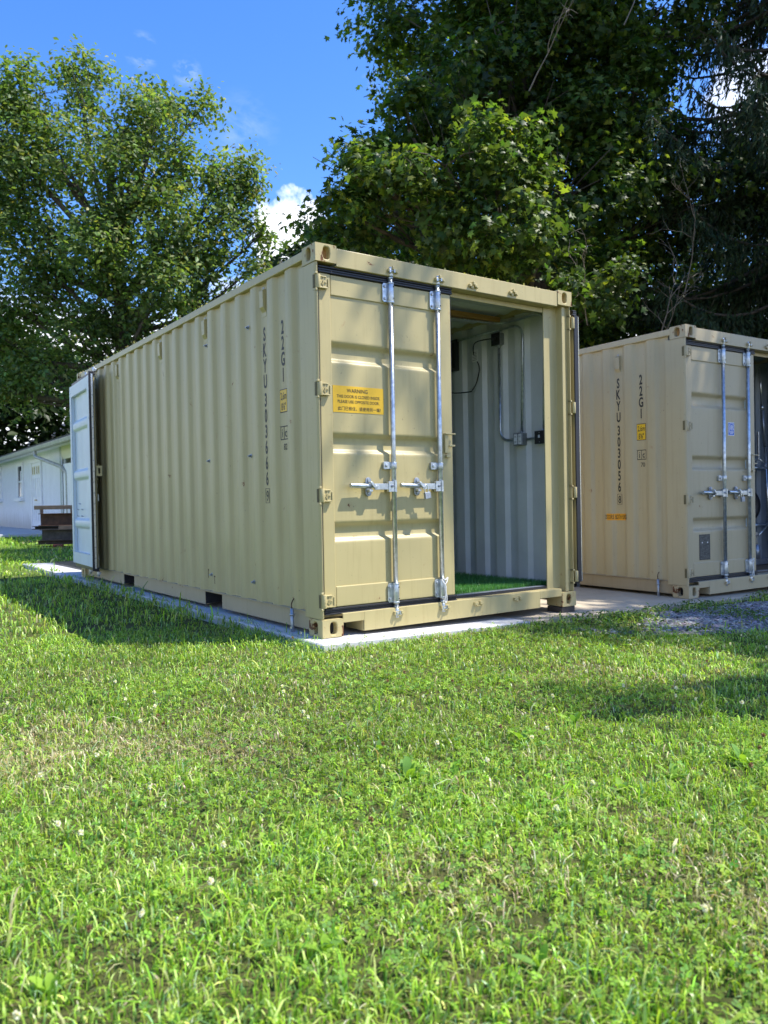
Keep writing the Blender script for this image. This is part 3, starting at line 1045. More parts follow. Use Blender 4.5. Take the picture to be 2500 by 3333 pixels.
REAR_R = Matrix.Translation((W_, L_, 0)) @ Matrix.Rotation(math.pi, 4, 'Z')
REAR_L = Matrix.Translation((0, L_, 0)) @ Matrix.Scale(-1, 4, (0, 1, 0))
door_leaf(cA, M_['paintA'], M_['doorblue'], REAR_R, False)
for k in (1, 5, 9, 14, 18):
    vent(cA, 0.552 + PITCH * k, 2.385, M_['paintA'])
for y, z in ((1.108, 2.246), (1.930, 2.247), (1.920, 1.264), (1.108, 1.260), (1.915, 0.294), (1.096, 0.290)):
    side_bolt(cA, y, z)
b = MB()
for y, z, h in ((1.996, 0.33, 0.07), (1.80, 0.285, 0.06)):
    x = prof_x(y)
    b.box(x - 0.0012, x + 0.001, y - 0.003, y + 0.003, z - h, z)
    b.box(x - 0.0014, x + 0.001, y - 0.014, y + 0.014, z - 0.004, z + 0.008)
b.build('rust_streak', M_['steel_rust'], cA)
# inside: battens, conduit, boxes
b = MB()
b.box(0.35, W_ - 0.10, 0.74, 0.83, 2.478, 2.522)
b.build('ceiling_batten', M_['wood'], cA, 0.004)
def arc_pts(path, rad, n=6):
    P = [Vector(p) for p in path]
    out = [P[0]]
    for i in range(1, len(P) - 1):
        a, c = (P[i - 1] - P[i]).normalized(), (P[i + 1] - P[i]).normalized()
        p0, p1 = P[i] + a * rad, P[i] + c * rad
        for k in range(n + 1):
            t = k / n
            out.append(p0 * (1 - t) ** 2 + P[i] * 2 * t * (1 - t) + p1 * t * t)
    out.append(P[-1])
    return out
XW = 2.372
b = MB()
b.tube(arc_pts([(XW, 0.268, 1.465), (XW, 0.245, 2.470), (XW, 0.76, 2.470), (1.0, 0.84, 2.455), (0.2, 0.86, 2.45)], 0.11), 0.0115, 10)
b.build('conduit', M_['galv'], cA)
b = MB()
b.tube(arc_pts([(XW, 0.527, 1.48), (XW, 0.50, 2.42), (XW, 1.7, 2.43)], 0.13), 0.0115, 10)
b.build('conduit', M_['galv'], cA)
b = MB()
b.tube(arc_pts([(XW, 0.800, 2.27), (XW, 0.802, 1.42), (XW, 0.60, 1.42)], 0.11), 0.0115, 10)
b.build('conduit', M_['galv'], cA)
b = MB()
b.tube([(XW, 0.47, 1.412), (XW, 0.34, 1.412)], 0.0115, 10)
b.build('conduit', M_['galv_dull'], cA)
def elec_box(y, z, kind):
    b = MB()
    b.box(2.330, 2.386, y - 0.052, y + 0.052, z - 0.052, z + 0.052, M_['grey_box'])
    b.box(2.324, 2.3295, y - 0.056, y + 0.056, z - 0.056, z + 0.056, M_['black'] if kind != 'outlet' else M_['galv_dull'])
    if kind == 'outlet':
        for dy in (-0.026, 0.026):
            b.box(2.321, 2.324, y + dy - 0.019, y + dy + 0.019, z - 0.045, z + 0.045, M_['white'])
            for dz in (-0.022, 0.022):
                b.box(2.3195, 2.3215, y + dy - 0.008, y + dy - 0.004, z + dz - 0.008, z + dz + 0.008, M_['black'])
                b.box(2.3195, 2.3215, y + dy + 0.004, y + dy + 0.008, z + dz - 0.008, z + dz + 0.008, M_['black'])
    elif kind == 'switch':
        b.box(2.314, 2.324, y - 0.007, y + 0.007, z - 0.004, z + 0.020, M_['white'])
        for dz in (-0.04, 0.04):
            b.tube([(2.324, y, z + dz), (2.322, y, z + dz)], 0.004, 8, M_['galv'])
    else:
        b.tube([(2.324, y, z), (2.318, y, z)], 0.030, 16, M_['ink'])
    for zz in (z + 0.058,) if kind != 'socket' else (z - 0.058,):
        b.tube([(XW, y, zz - 0.014), (XW, y, zz + 0.014)], 0.0155, 10, M_['galv'])
    return b.build({'outlet': 'outlet_box', 'switch': 'switch_box', 'socket': 'socket_box'}[kind], None, cA, 0.002)
elec_box(0.535, 1.415, 'outlet')
elec_box(0.278, 1.413, 'switch')
elec_box(0.800, 2.335, 'socket')
b = MB()
b.box(2.350, 2.386, 1.37, 1.80, 2.14, 2.44, M_['black'])
b.box(2.346, 2.350, 1.40, 1.77, 2.17, 2.41, M_['void'])
b.build('wall_panel', None, cA, 0.004)
b = MB()
b.tube([(2.378, 0.19, 0.18), (2.378, 0.19, 2.50)], 0.010, 8)
for z in (0.40, 2.20):
    b.tube([(2.378, 0.19, z), (2.378, 0.13, z)], 0.006, 8)
b.build('lashing_bar', M_['lining'], cA)
pc = empty('power_cord', (2.32, 0.80, 2.335))
tag(pc, 'black power cord with a white paper tag hanging from the socket inside the near container', 'cord')
b = MB()
cp = [(0, 0.0, 0), (-0.05, 0.02, 0.0), (-0.07, 0.18, -0.005), (-0.03, 0.26, -0.06), (0.0, 0.27, -0.12), (0.01, 0.23, -0.20), (0.015, 0.235, -0.26), (0.01, 0.27, -0.36), (0.0, 0.31, -0.415), (0.0, 0.36, -0.43), (-0.01, 0.60, -0.41), (-0.01, 0.70, -0.35), (0.02, 0.75, -0.2)]
def smooth_path(P, n=6):
    P = [Vector(p) for p in P]
    out = []
    for i in range(len(P) - 1):
        p0, p1, p2, p3 = P[max(i - 1, 0)], P[i], P[i + 1], P[min(i + 2, len(P) - 1)]
        for k in range(n):
            t = k / n
            out.append(0.5 * ((2 * p1) + (p2 - p0) * t + (2 * p0 - 5 * p1 + 4 * p2 - p3) * t * t + (3 * p1 - p0 - 3 * p2 + p3) * t ** 3))
    out.append(P[-1])
    return out
b.tube(smooth_path(cp), 0.0055, 8)
b.tube([(0.002, 0, 0), (-0.03, 0.006, 0)], 0.017, 12)
b.build('cable', M_['cordblack'], pc)
b = MB()
b.box(-0.012, -0.010, 0.225, 0.300, -0.165, -0.055)
for k in range(6):
    b.box(-0.0128, -0.0118, 0.235, 0.290 - 0.01 * (k % 2), -0.150 + k * 0.014, -0.146 + k * 0.014, M_['plate'])
b.mats[0] = M_['tag']
b.build('paper_tag', M_['tag'], pc)
# artificial turf on the floor: base and tufts
tm = empty('turf_mat', (0, 0, 0.164))
tag(tm, 'green artificial turf mat covering the floor of the near container', 'mat')
b = MB()
b.box(0.07, W_ - 0.07, 0.20, 5.6, 0.0, 0.008)
b.build('backing', M_['turf'], tm)

# padlocks and cords
def padlock(name, loc, rz, label):
    r = empty(name, loc, rz)
    tag(r, label, 'padlock')
    T0 = Matrix.Rotation(R(-9), 4, 'Y')
    b = MB()
    b.box(-0.024, 0.024, -0.011, 0.011, -0.046, 0.0, None, T0)
    for k in range(5):
        b.box(-0.0245, 0.0245, -0.0115, 0.0115, -0.044 + k * 0.009, -0.0405 + k * 0.009, None, T0)
    b.build('lock_body', M_['galv_dull'], r, 0.003, 2)
    b = MB()
    b.tube(smooth_path([T0 @ Vector(p) for p in ((-0.016, 0, -0.004), (-0.016, 0, 0.038), (-0.008, 0, 0.052), (0.006, 0, 0.052), (0.012, 0, 0.040), (0.014, 0, -0.004))], 5), 0.0042, 8)
    b.build('shackle', M_['alu'], r)
    return r
padlock('padlock', (0.872, -0.018, 0.953), 0, 'steel laminated padlock on the handle catch of the near tan container')
BX = Matrix.Translation((4.0062, 0.0044, -0.0826)) @ Matrix.Rotation(-0.0287, 4, 'Z')
padlock('padlock', BX @ Vector((0.85, -0.018, 0.953)), -0.0287, 'dark padlock hanging on the door handle of the right hand container')
def cord(loc, rz, label, seed):
    rs = random.Random(seed)
    b = MB()
    pts = [(-0.020, -0.012, 0.325), (0.0, -0.018, 0.315), (0.024, -0.014, 0.33), (0.012, -0.022, 0.30), (-0.004, -0.024, 0.285), (-0.008, -0.022, 0.25), (-0.004, -0.024, 0.21), (-0.012, -0.022, 0.17), (-0.004, -0.022, 0.150), (0.008, -0.022, 0.160), (0.004, -0.024, 0.19), (-0.002, -0.026, 0.23), (-0.004, -0.025, 0.27), (-0.020, -0.020, 0.30), (-0.026, -0.010, 0.32)]
    pts = [(x + rs.uniform(-.003, .003), y, z) for x, y, z in pts]
    b.tube(smooth_path(pts, 5), 0.0045, 8)
    o = b.build('tie_cord', M_['rope'])
    o.location = loc
    o.rotation_euler = (0, 0, rz)
    return tag(o, label, 'cord')
cord((1.028, 0.0, 0.0), 0, 'knotted white cord looped on the lower bar bearing of the near container', 1)
o = cord(BX @ Vector((1.02, 0.0, 0.0)), -0.0287, 'white cord looped on the lower bar bearing of the right hand container', 2)

# block under the front right casting, earthing pipes
b = MB()
b.box(2.275, 2.435, 0.01, 0.17, -0.0535, -0.003)
b.box(2.281, 2.441, 0.016, 0.176, -0.026, -0.020)
tag(b.build('support_block', M_['steel_dark'], None, 0.004), 'dark rusty block under the front right corner of the near container', 'block')
def ground_pipe(loc, label):
    r = empty('earthing_pipe', loc)
    tag(r, label, 'pipe')
    b = MB()
    b.tube([(0, 0, -0.06), (0, 0, 0.16)], 0.013, 10)
    b.tube([(0, 0, 0.11), (0, 0, 0.125)], 0.018, 10)
    b.build('tube', M_['galv_dull'], r)
    b = MB()
    b.tube(smooth_path([(0, 0, 0.155), (-0.002, 0.004, 0.19), (0.02, 0.008, 0.225), (0.05, 0.0, 0.235)], 4), 0.004, 6)
    b.build('earth_wire', M_['steel_rust'], r)
    return r
ground_pipe((-0.005, 0.405, 0.0), 'short grey pipe standing at the bottom rail of the near container')
ground_pipe(BX @ Vector((0.0, 0.345, 0.0)), 'short grey pipe standing at the bottom rail of the right hand container')

# --- the right hand container
def extrasB(leaf, sub):
    y = 0.0465
    sticker(sub, 0.722, 0.824, 1.567, 1.700, y, M_['white'], 'inspection_sticker')
    b = MB()
    b.box(0.727, 0.819, y - 0.0028, y - 0.0016, 1.572, 1.695, M_['blue'])
    for s_, x, z, sz in (('L', 0.772, 1.631, 0.060), ('R', 0.790, 1.631, 0.060)):
        v, f_ = text2d(s_, sz, 0.85, 0.012)
        b.add([(x + p[0], y - 0.0034, z + p[1]) for p in v], f_, M_['white'])
    for x0, x1, z0, z1 in ((0.752, 0.755, 1.625, 1.688), (0.755, 0.812, 1.685, 1.688), (0.809, 0.812, 1.625, 1.685), (0.755, 0.812, 1.6225, 1.625), (0.736, 0.742, 1.60, 1.685), (0.752, 0.806, 1.608, 1.612), (0.752, 0.812, 1.597, 1.601), (0.752, 0.796, 1.586, 1.590)):
        b.box(x0, x1, y - 0.0034, y - 0.0026, z0, z1, M_['white'])
    sub(b.build('sticker_print', None))
    b = MB()
    b.box(0.235, 0.405, y - 0.002, y, 0.350, 0.598, M_['plate'])
    rr = random.Random(4)
    for k in range(17):
        z = 0.580 - k * 0.0133
        x = 0.250
        while x < 0.385:
            w = rr.uniform(0.008, 0.03)
            if rr.random() < 0.8:
                b.box(x, min(x + w, 0.392), y - 0.0028, y - 0.0019, z - 0.0025, z + 0.0025, M_['platetext'])
            x += w + 0.006
    for x in (0.278, 0.362):
        b.tube([(x, y - 0.002, 0.518), (x, y - 0.004, 0.518)], 0.007, 10, M_['white'])
    sub(b.build('data_plate', None))
cB = build_container('shipping_container', (4.0062, 0.0044, -0.0826), -0.0287, 'paintB',
                     'sandy shipping container marked 303056 with an orange sticker on its side, standing at the right',
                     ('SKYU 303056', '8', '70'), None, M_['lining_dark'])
door_leaf(cB, M_['paintB'], M_['doorblue'], I4, True, extrasB)
door_leaf(cB, M_['paintB'], M_['doorblue'], hinge_xf(W_ + 0.022, 0.012, R(268.6), True), True)
door_leaf(cB, M_['paintB'], M_['doorblue'], REAR_R, False)
door_leaf(cB, M_['paintB'], M_['doorblue'], REAR_L, False)
for k in (1, 5, 9, 14, 18):
    vent(cB, 0.552 + PITCH * k, 2.336, M_['paintB_worn'])
# sticker laid over the corrugation
b = MB()
ys = np.linspace(0.744, 0.988, 60)
v = []
for y in ys:
    v += [(prof_x(y) - 0.0022, y, 0.735), (prof_x(y) - 0.0022, y, 0.803)]
b.add(v, [(2 * i, 2 * i + 1, 2 * i + 3, 2 * i + 2) for i in range(len(ys) - 1)], M_['orange'])
v, f_ = text2d('DOORS BOTH ENDS', 0.066, 0.455, 0.006)
b.add([(prof_x(0.866 - p[0]) - 0.0036, 0.866 - p[0], 0.747 + p[1]) for p in v], f_, M_['ink'])
b.build('door_notice', None, cB, recalc=False)

# inside it: a rack with tyres, poles
rk = empty('tyre_rack', (0, 0, 0))
rk.location = (4.0062, 0.0044, -0.0826)
rk.rotation_euler = (0, 0, -0.0287)
tag(rk, 'grey steel rack with pale arms inside the right hand container', 'rack')
b = MB()
b.box(1.96, 2.36, 0.58, 0.63, 0.165, 0.235)
b.box(1.96, 2.36, 1.50, 1.55, 0.165, 0.235)
b.build('base_rail', M_['galv_dull'], rk, 0.004)
b = MB()
b.tube([(2.09, 0.60, 0.235), (2.09, 0.60, 0.40)], 0.042, 14)
b.build('foot_sleeve', M_['galv_dull'], rk)
b = MB()
b.box(2.078, 2.104, 0.588, 0.612, 0.40, 0.54)
b.build('upright', M_['alu'], rk, 0.002)
b = MB()
b.box(2.140, 2.166, 0.588, 0.612, 1.375, 1.70)
b.build('upright', M_['alu'], rk, 0.002)
for z in (0.620, 1.280):
    b = MB()
    b.tube([(1.98, 0.60, z), (2.40, 0.60, z + 0.004)], 0.014, 10)
    b.tube([(1.98, 1.45, z), (2.40, 1.45, z + 0.004)], 0.014, 10)
    b.tube([(2.0, 0.60, z), (2.0, 1.45, z)], 0.012, 10)
    b.tube([(2.36, 0.60, z), (2.36, 1.45, z)], 0.012, 10)
    b.build('shelf_arm', M_['galv'], rk)
for a, c in (((2.31, 0.59, 0.615), (2.12, 0.59, 0.505)), ((2.12, 0.59, 1.39), (1.98, 0.59, 1.345)), ((2.16, 0.6, 1.39), (2.34, 0.6, 1.285)), ((2.0, 0.59, 0.53), (2.08, 0.59, 0.50))):
    b = MB()
    b.tube([a, c], 0.010, 8)
    b.build('brace', M_['alu'], rk)
def tyre(loc, r, w, label):
    """tyre with its axle along y"""
    b = MB()
    prof = [(r * 0.60, -w * 0.42), (r * 0.70, -w * 0.5), (r * 0.86, -w * 0.5), (r * 0.95, -w * 0.46), (r * 0.985, -w * 0.38)]
    for t in (-0.28, -0.08, 0.12, 0.30):
        prof += [(r, w * (t - 0.045)), (r * 0.965, w * (t - 0.03)), (r * 0.965, w * (t + 0.03)), (r, w * (t + 0.045))]
    prof += [(r * 0.985, w * 0.40), (r * 0.95, w * 0.46), (r * 0.86, w * 0.5), (r * 0.70, w * 0.5), (r * 0.60, w * 0.42)]
    n = 40
    v = [(p[0] * math.cos(2 * math.pi * i / n), p[1], p[0] * math.sin(2 * math.pi * i / n)) for i in range(n) for p in prof]
    k = len(prof)
    b.add(v, [(i * k + j, i * k + j + 1, ((i + 1) % n) * k + j + 1, ((i + 1) % n) * k + j) for i in range(n) for j in range(k - 1)], None, True)
    o = b.build('tyre', M_['tyre'])
    o.location = BX @ Vector(loc)
    o.rotation_euler = (0, 0, -0.0287 - 0.35)
    return tag(o, label, 'tyre', 'tyres on the rack')
tyre((2.10, 0.80, 0.847), 0.212, 0.20, 'black tyre resting on the middle arm of the rack')
tyre((1.93, 0.80, 1.158), 0.130, 0.16, 'black tyre above, tucked under the upper rack arm')
tyre((1.95, 0.78, 0.40), 0.190, 0.18, 'black tyre on the floor, lowest beside the rack')
pr_ = empty('telescopic_pole', (4.0062, 0.0044, -0.0826), -0.0287)
tag(pr_, 'long silver telescopic pole leaning inside the right hand container', 'pole')
p0, p1, p2, p3 = Vector((2.19, 0.60, 2.44)), Vector((2.235, 0.60, 1.98)), Vector((2.285, 0.60, 1.53)), Vector((2.37, 0.60, 0.30))
b = MB()
b.tube([p0, p1], 0.011, 10)
b.build('tip_section', M_['alu'], pr_)
b = MB()
b.tube([p1 + Vector((0, 0, 0.03)), p1 - Vector((0, 0, 0.03))], 0.020, 10)
b.build('clamp', M_['alu'], pr_)
b = MB()
b.tube([p1, p2], 0.016, 10)
b.build('middle_section', M_['galv_dull'], pr_)
b = MB()
b.tube([p2, p3], 0.011, 10)
b.build('lower_section', M_['alu'], pr_)

# leaves and moss lying along the roof edge of the near container
# ------------------------------------------------------------------ leaf and blade machinery
def norm(a):
    return a / np.maximum(np.linalg.norm(a, axis=1, keepdims=True), 1e-9)
def scatter(tv, tt, P, Nn, S, C, roll=None, rg=rng):
    """copies of a small template (k verts, m tris) at P with normal Nn, size S, colour C"""
    n, k = len(P), len(tv)
    Nn = norm(Nn)
    ref = norm(rg.normal(size=(n, 3))) if roll is None else roll
    U = norm(np.cross(ref, Nn))
    Vv = np.cross(Nn, U)
    V = P[:, None, :] + S[:, None, None] * (tv[None, :, 0, None] * U[:, None] + tv[None, :, 1, None] * Vv[:, None] + tv[None, :, 2, None] * Nn[:, None])
    T = tt[None] + (np.arange(n) * k)[:, None, None]
    return V.reshape(-1, 3), T.reshape(-1, 3), np.repeat(C, k, axis=0)
def lobed():
    ar = [(-90, .22), (-38, .45), (-8, .80), (14, .52), (38, 1.0), (60, .58), (90, 1.1), (120, .58), (142, 1.0), (166, .52), (188, .80), (218, .45)]
    p = [(0, 0, 0.10)] + [(r * math.cos(R(a)), r * math.sin(R(a)), -0.14 * r * r) for a, r in ar]
    t = [(0, 1 + i, 1 + (i + 1) % len(ar)) for i in range(len(ar))]
    return np.array(p), np.array(t)
def oval():
    p = [(0, -1, -0.1), (0.55, -0.2, 0), (0.4, 0.5, 0.05), (0, 1.1, -0.15), (-0.4, 0.5, 0.05), (-0.55, -0.2, 0)]
    return np.array(p), np.array([(0, 1, 2), (0, 2, 3), (0, 3, 4), (0, 4, 5)])
LOBE, OVAL = lobed(), oval()
def palette(n, cols, w, var, rg=rng):
    c = np.array(cols)[rg.choice(len(cols), n, p=np.array(w) / sum(w))]
    return np.clip(c * (1 + var * rg.normal(size=(n, 1))) * (1 + 0.08 * rg.normal(size=(n, 3))), 0.003, 1)
def tree(name, label, base, trunk_top, trunk_r, blobs, tmpl, leaf, per_m2, cols, w, cat='tree', group=None, spray=0.30, per=9, seed=1, twigs=True, fork=0.35, flat=0.45, dead=None, inner=0.35, nsub=9, sub=(0.24, 0.46)):
    rg = np.random.default_rng(seed)
    root = empty(name, base)
    tag(root, label, cat, group)
    B0 = np.array(base)
    tt = Vector(trunk_top) - Vector(base)
    b = MB()
    n = 12
    wob = [Vector((rg.normal() * 0.08, rg.normal() * 0.08, 0)) * (i / n) for i in range(n + 1)]
    path = [tt * (i / n) + wob[i] for i in range(n + 1)]
    b.tube(path, [trunk_r * (1.35 if i == 0 else 1.0) * (1 - 0.78 * i / n) for i in range(n + 1)], 12)
    Ps, Ns = [], []
    for bx_, by_, bz_, br in blobs:
        c = np.array((bx_, by_, bz_)) - B0
        # limb from the trunk up to the clump
        k = int(np.clip(n * fork + (c[2] / max(tt.z, 0.1) - fork) * n * 0.55, n * 0.22, n))
        a = path[k]
        cv = Vector(c)
        mid = a.lerp(cv, 0.5) + Vector((rg.normal() * 0.25, rg.normal() * 0.25, -0.12 * (cv - a).length + rg.normal() * 0.2))
        pp = [a * (1 - t) ** 2 + mid * 2 * t * (1 - t) + cv * t * t for t in np.linspace(0, 1, 9)]
        r0 = min(trunk_r * 0.55, 0.03 + 0.035 * br + 0.012 * (cv - a).length)
        b.tube(pp, [r0 * (1 - 0.75 * i / 8) for i in range(9)], 7)
        ends = []
        if twigs:
            for q in range(int(5 + 4 * br)):
                d = norm(rg.normal(size=(1, 3)))[0]
                d[2] = abs(d[2]) * 0.7 - 0.1
                e = Vector(c + d * br * rg.uniform(0.6, 1.02))
                s_ = pp[rg.integers(4, 9)]
                m2 = s_.lerp(e, 0.5) + Vector((0, 0, 0.08 * br))
                b.tube([s_, m2, e], [0.022 * br ** 0.5, 0.013 * br ** 0.5, 0.004], 5)
        m = max(6, int(per_m2 * 4 * math.pi * br * br / per))
        ns = max(6, int(nsub * br ** 1.3))
        sd = norm(rg.normal(size=(ns, 3)) + np.array([0, 0, 0.15]))
        sc = c + sd * (br * rg.uniform(0.55, 0.90, ns))[:, None] * np.array([1, 1, 0.9])
        sr = br * rg.uniform(sub[0], sub[1], ns)
        pick = rg.choice(ns, m, p=sr ** 2 / (sr ** 2).sum())
        d2 = norm(rg.normal(size=(m, 3)) + np.array([0, 0, 0.35]))
        rad = sr[pick] * (inner + (1.05 - inner) * rg.random(m) ** 0.6)
        cc = sc[pick] + d2 * rad[:, None] * np.array([1, 1, 0.8])
        d = norm(0.6 * d2 + 0.6 * norm(cc - c))
        pos = np.repeat(cc, per, axis=0) + rg.normal(size=(m * per, 3)) * spray * np.array([1, 1, flat])
        nn = np.repeat(d, per, axis=0) * 0.7 + np.array([0, 0, 0.65]) + rg.normal(size=(m * per, 3)) * 0.55
        Ps.append(pos)
        Ns.append(nn)
    b.build('trunk', M_['bark'], root)
    P, Nn = np.concatenate(Ps), np.concatenate(Ns)
    C = palette(len(P), cols, w, 0.18, rg)
    # branch-sized patches of slightly different leaf age
    age = vnoise(P[:, 0] + 50 + P[:, 2] * 0.6, P[:, 1] + 50 + P[:, 2] * 0.8, 0.9, seed + 5)[:, None]
    C = C * (0.8 + 0.4 * age)
    S = leaf * np.clip(1 + 0.28 * rg.normal(size=len(P)), 0.45, 1.7)
    V, T, CC = scatter(tmpl[0], tmpl[1], P, Nn, S, C, rg=rg)
    np_mesh('crown', V, T, M_['leaf'], CC, root)
    for (x, y, z, dx, dy, dz, L) in dead or ():
        o0 = Vector((x, y, z)) - Vector(base)
        dv = Vector((dx, dy, dz)).normalized()
        b = MB()
        def grow(o0, dv, L, r, dep):
            pts = [o0]
            for k in range(5):
                dv = (dv + Vector(rg.normal(size=3) * 0.16)).normalized()
                pts.append(pts[-1] + dv * L / 5)
                if dep and k > 0:
                    s_ = (dv + Vector(rg.normal(size=3) * 0.6)).normalized()
                    grow(pts[-1], s_, L * rg.uniform(0.35, 0.6), r * 0.55, dep - 1)
            b.tube(pts, [r * (1 - 0.15 * k) for k in range(6)], 5, cap=False)
        grow(o0, dv, L, 0.013, 2)
        b.build('dead_branch', M_['twig'], root)
    return root
MAPLE = [(7.25, 5.85, 9.27, 1.05), (6.35, 5.9, 8.25, 0.75), (7.7, 6.3, 8.5, 1.5), (8.9, 5.9, 7.3, 1.5), (7.9, 6.1, 10.9, 1.3), (8.42, 5.63, 9.99, 1.8), (10.22, 4.98, 9.92, 1.5), (8.61, 6.15, 12.63, 2), (10.6, 5.37, 12.56, 2), (6.25, 5.89, 7.67, 1.0), (7.3, 5.7, 7.6, 1.3), (5.29, 5.94, 6.98, 0.7), (4.14, 6.12, 6.28, 0.55), (4.36, 5.35, 5.68, 0.75), (4.8, 4.43, 5.73, 0.8), (5.63, 4.21, 5.94, 0.8), (4.36, 5.95, 5.31, 0.65), (4.91, 4.95, 5.07, 0.9), (5.75, 4.36, 5.09, 1.0), (4.02, 6.8, 5.4, 0.45), (4.41, 6.51, 4.83, 0.5), (7.79, 4.78, 6.01, 1.3), (9.52, 4.82, 7.72, 1.4), (9.71, 4.66, 6.03, 1.3), (6.6, 4.37, 4.63, 0.9), (5.94, 5.44, 4.7, 0.7), (7.62, 4.01, 4.3, 0.9), (11.09, 4.31, 6.48, 1.2)]
MG = [(0.062, 0.108, 0.022), (0.098, 0.152, 0.027), (0.040, 0.076, 0.026), (0.170, 0.220, 0.034)]
tree('maple_tree', 'large dark maple with broad lobed leaves rising behind the near container', (8.3, 6.9, -0.1), (8.8, 5.6, 15.0), 0.34, MAPLE + [(8.6, 8.2, 7.5, 2.2), (8.2, 8.0, 10.5, 2.2), (10.3, 7.4, 8.8, 2.0), (6.6, 7.6, 6.2, 1.5), (8.8, 7.0, 4.4, 1.8), (10.6, 6.6, 5.2, 1.7), (9.0, 4.5, 13.2, 2.2), (7.6, 5.2, 12.6, 1.8), (10.5, 3.6, 14.0, 2.2), (11.5, 4.6, 15.2, 2.4), (8.2, 6.0, 14.8, 2.0), (9.6, 5.0, 16.4, 1.8)],  # high sunward clumps out of view are added to shade the crown below
     LOBE, 0.072, 120, MG, (4, 3, 3, 1), seed=11, spray=0.15, per=8, flat=0.55,
     dead=[(6.4, 4.3, 7.2, 0.1, -0.4, 1, 1.4), (8.2, 3.9, 8.6, 0.2, -0.3, 1, 1.8), (9.3, 3.6, 4.3, 0.1, -0.3, 1, 1.5), (7.2, 3.9, 3.6, -0.5, -0.3, 0.8, 1.1), (9.0, 4.0, 3.3, 0.3, -0.4, 0.9, 1.2), (8.6, 3.6, 3.4, -0.2, -0.4, 0.9, 1.2)])
LEFT = [(3.31, 24.53, 14.71, 1.3), (4.7, 23.57, 15.3, 1.1), (5.7, 22.23, 13.47, 1.3), (6.82, 22.07, 14.63, 0.7), (7.92, 21.3, 14.19, 0.8), (3.87, 22.88, 12.27, 1.6), (2.55, 24.4, 11.7, 1.6), (5.51, 21.1, 11.22, 1.5), (7.32, 20.45, 11.79, 1.1), (8.61, 20.17, 11.87, 0.9), (9.27, 19.7, 11.55, 0.55), (6.6, 20.31, 9.62, 1.3), (8.27, 19.76, 9.95, 1.0), (9.4, 19.58, 9.9, 0.6), (2.98, 23.45, 9.47, 1.5), (4.58, 21.1, 8.81, 1.4), (6.06, 20.05, 7.61, 1.2), (7.74, 20.11, 8.15, 1.1), (9.04, 19.82, 8.68, 0.6), (2.61, 23.68, 7.47, 1.3), (4.02, 22.06, 6.52, 1.1), (5.72, 21.49, 6.59, 0.8), (7.4, 20.93, 6.97, 0.8), (1.13, 26.02, 12.98, 2), (0.44, 26.44, 8.82, 2), (3.05, 23.33, 5.24, 1.1), (4.93, 22.63, 5.49, 1.0), (9.14, 20.33, 7.58, 0.8), (1.6, 24.5, 6.4, 1.4), (0.6, 25.6, 5.6, 1.6), (2.6, 23.9, 4.6, 1.0), (6.4, 21.0, 13.2, 0.9), (4.9, 21.6, 9.9, 1.2), (7.0, 20.2, 9.0, 1.0), (3.4, 23.0, 8.0, 1.2), (1.6, 25.2, 10.6, 1.6), (8.4, 19.9, 10.9, 0.8), (5.0, 22.4, 7.6, 1.2), (2.2, 24.6, 13.4, 1.2), (7.6, 20.6, 5.6, 1.0), (8.6, 20.2, 6.2, 0.9), (6.5, 21.2, 5.2, 1.0), (9.4, 19.8, 6.8, 0.7), (4.4, 22.6, 4.4, 0.9)]
LG = [(0.115, 0.178, 0.052), (0.160, 0.222, 0.064), (0.080, 0.130, 0.042), (0.25, 0.26, 0.08)]
tree('oak_tree', 'tall olive green tree with open spreading crown behind the white shed at left', (5.7, 21.6, 0.2), (5.2, 22.2, 13.0), 0.42, LEFT,
     OVAL, 0.078, 98, LG, (4, 4, 3, 0.5), seed=5, spray=0.26, per=9, flat=0.8, inner=0.1, nsub=12, sub=(0.30, 0.58))
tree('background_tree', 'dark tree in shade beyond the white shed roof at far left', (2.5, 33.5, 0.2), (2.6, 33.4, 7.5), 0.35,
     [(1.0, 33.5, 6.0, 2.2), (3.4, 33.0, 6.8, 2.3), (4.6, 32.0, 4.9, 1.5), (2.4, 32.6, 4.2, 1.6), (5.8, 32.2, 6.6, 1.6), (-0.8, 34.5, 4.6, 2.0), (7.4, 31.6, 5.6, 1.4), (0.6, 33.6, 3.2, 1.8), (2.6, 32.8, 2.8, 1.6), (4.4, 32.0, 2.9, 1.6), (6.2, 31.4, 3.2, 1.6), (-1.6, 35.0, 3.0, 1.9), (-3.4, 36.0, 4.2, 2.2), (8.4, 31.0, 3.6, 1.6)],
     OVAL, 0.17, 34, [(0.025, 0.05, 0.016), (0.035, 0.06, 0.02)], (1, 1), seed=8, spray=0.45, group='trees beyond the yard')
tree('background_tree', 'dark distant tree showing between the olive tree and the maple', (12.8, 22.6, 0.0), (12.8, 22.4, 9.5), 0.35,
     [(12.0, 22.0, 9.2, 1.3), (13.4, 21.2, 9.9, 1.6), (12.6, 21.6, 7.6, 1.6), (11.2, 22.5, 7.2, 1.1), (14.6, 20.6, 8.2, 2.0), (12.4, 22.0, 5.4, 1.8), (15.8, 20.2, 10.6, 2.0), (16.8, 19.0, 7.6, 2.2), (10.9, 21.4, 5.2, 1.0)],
     OVAL, 0.14, 40, [(0.028, 0.052, 0.018), (0.04, 0.068, 0.022)], (1, 1), seed=9, spray=0.40, group='trees beyond the yard')
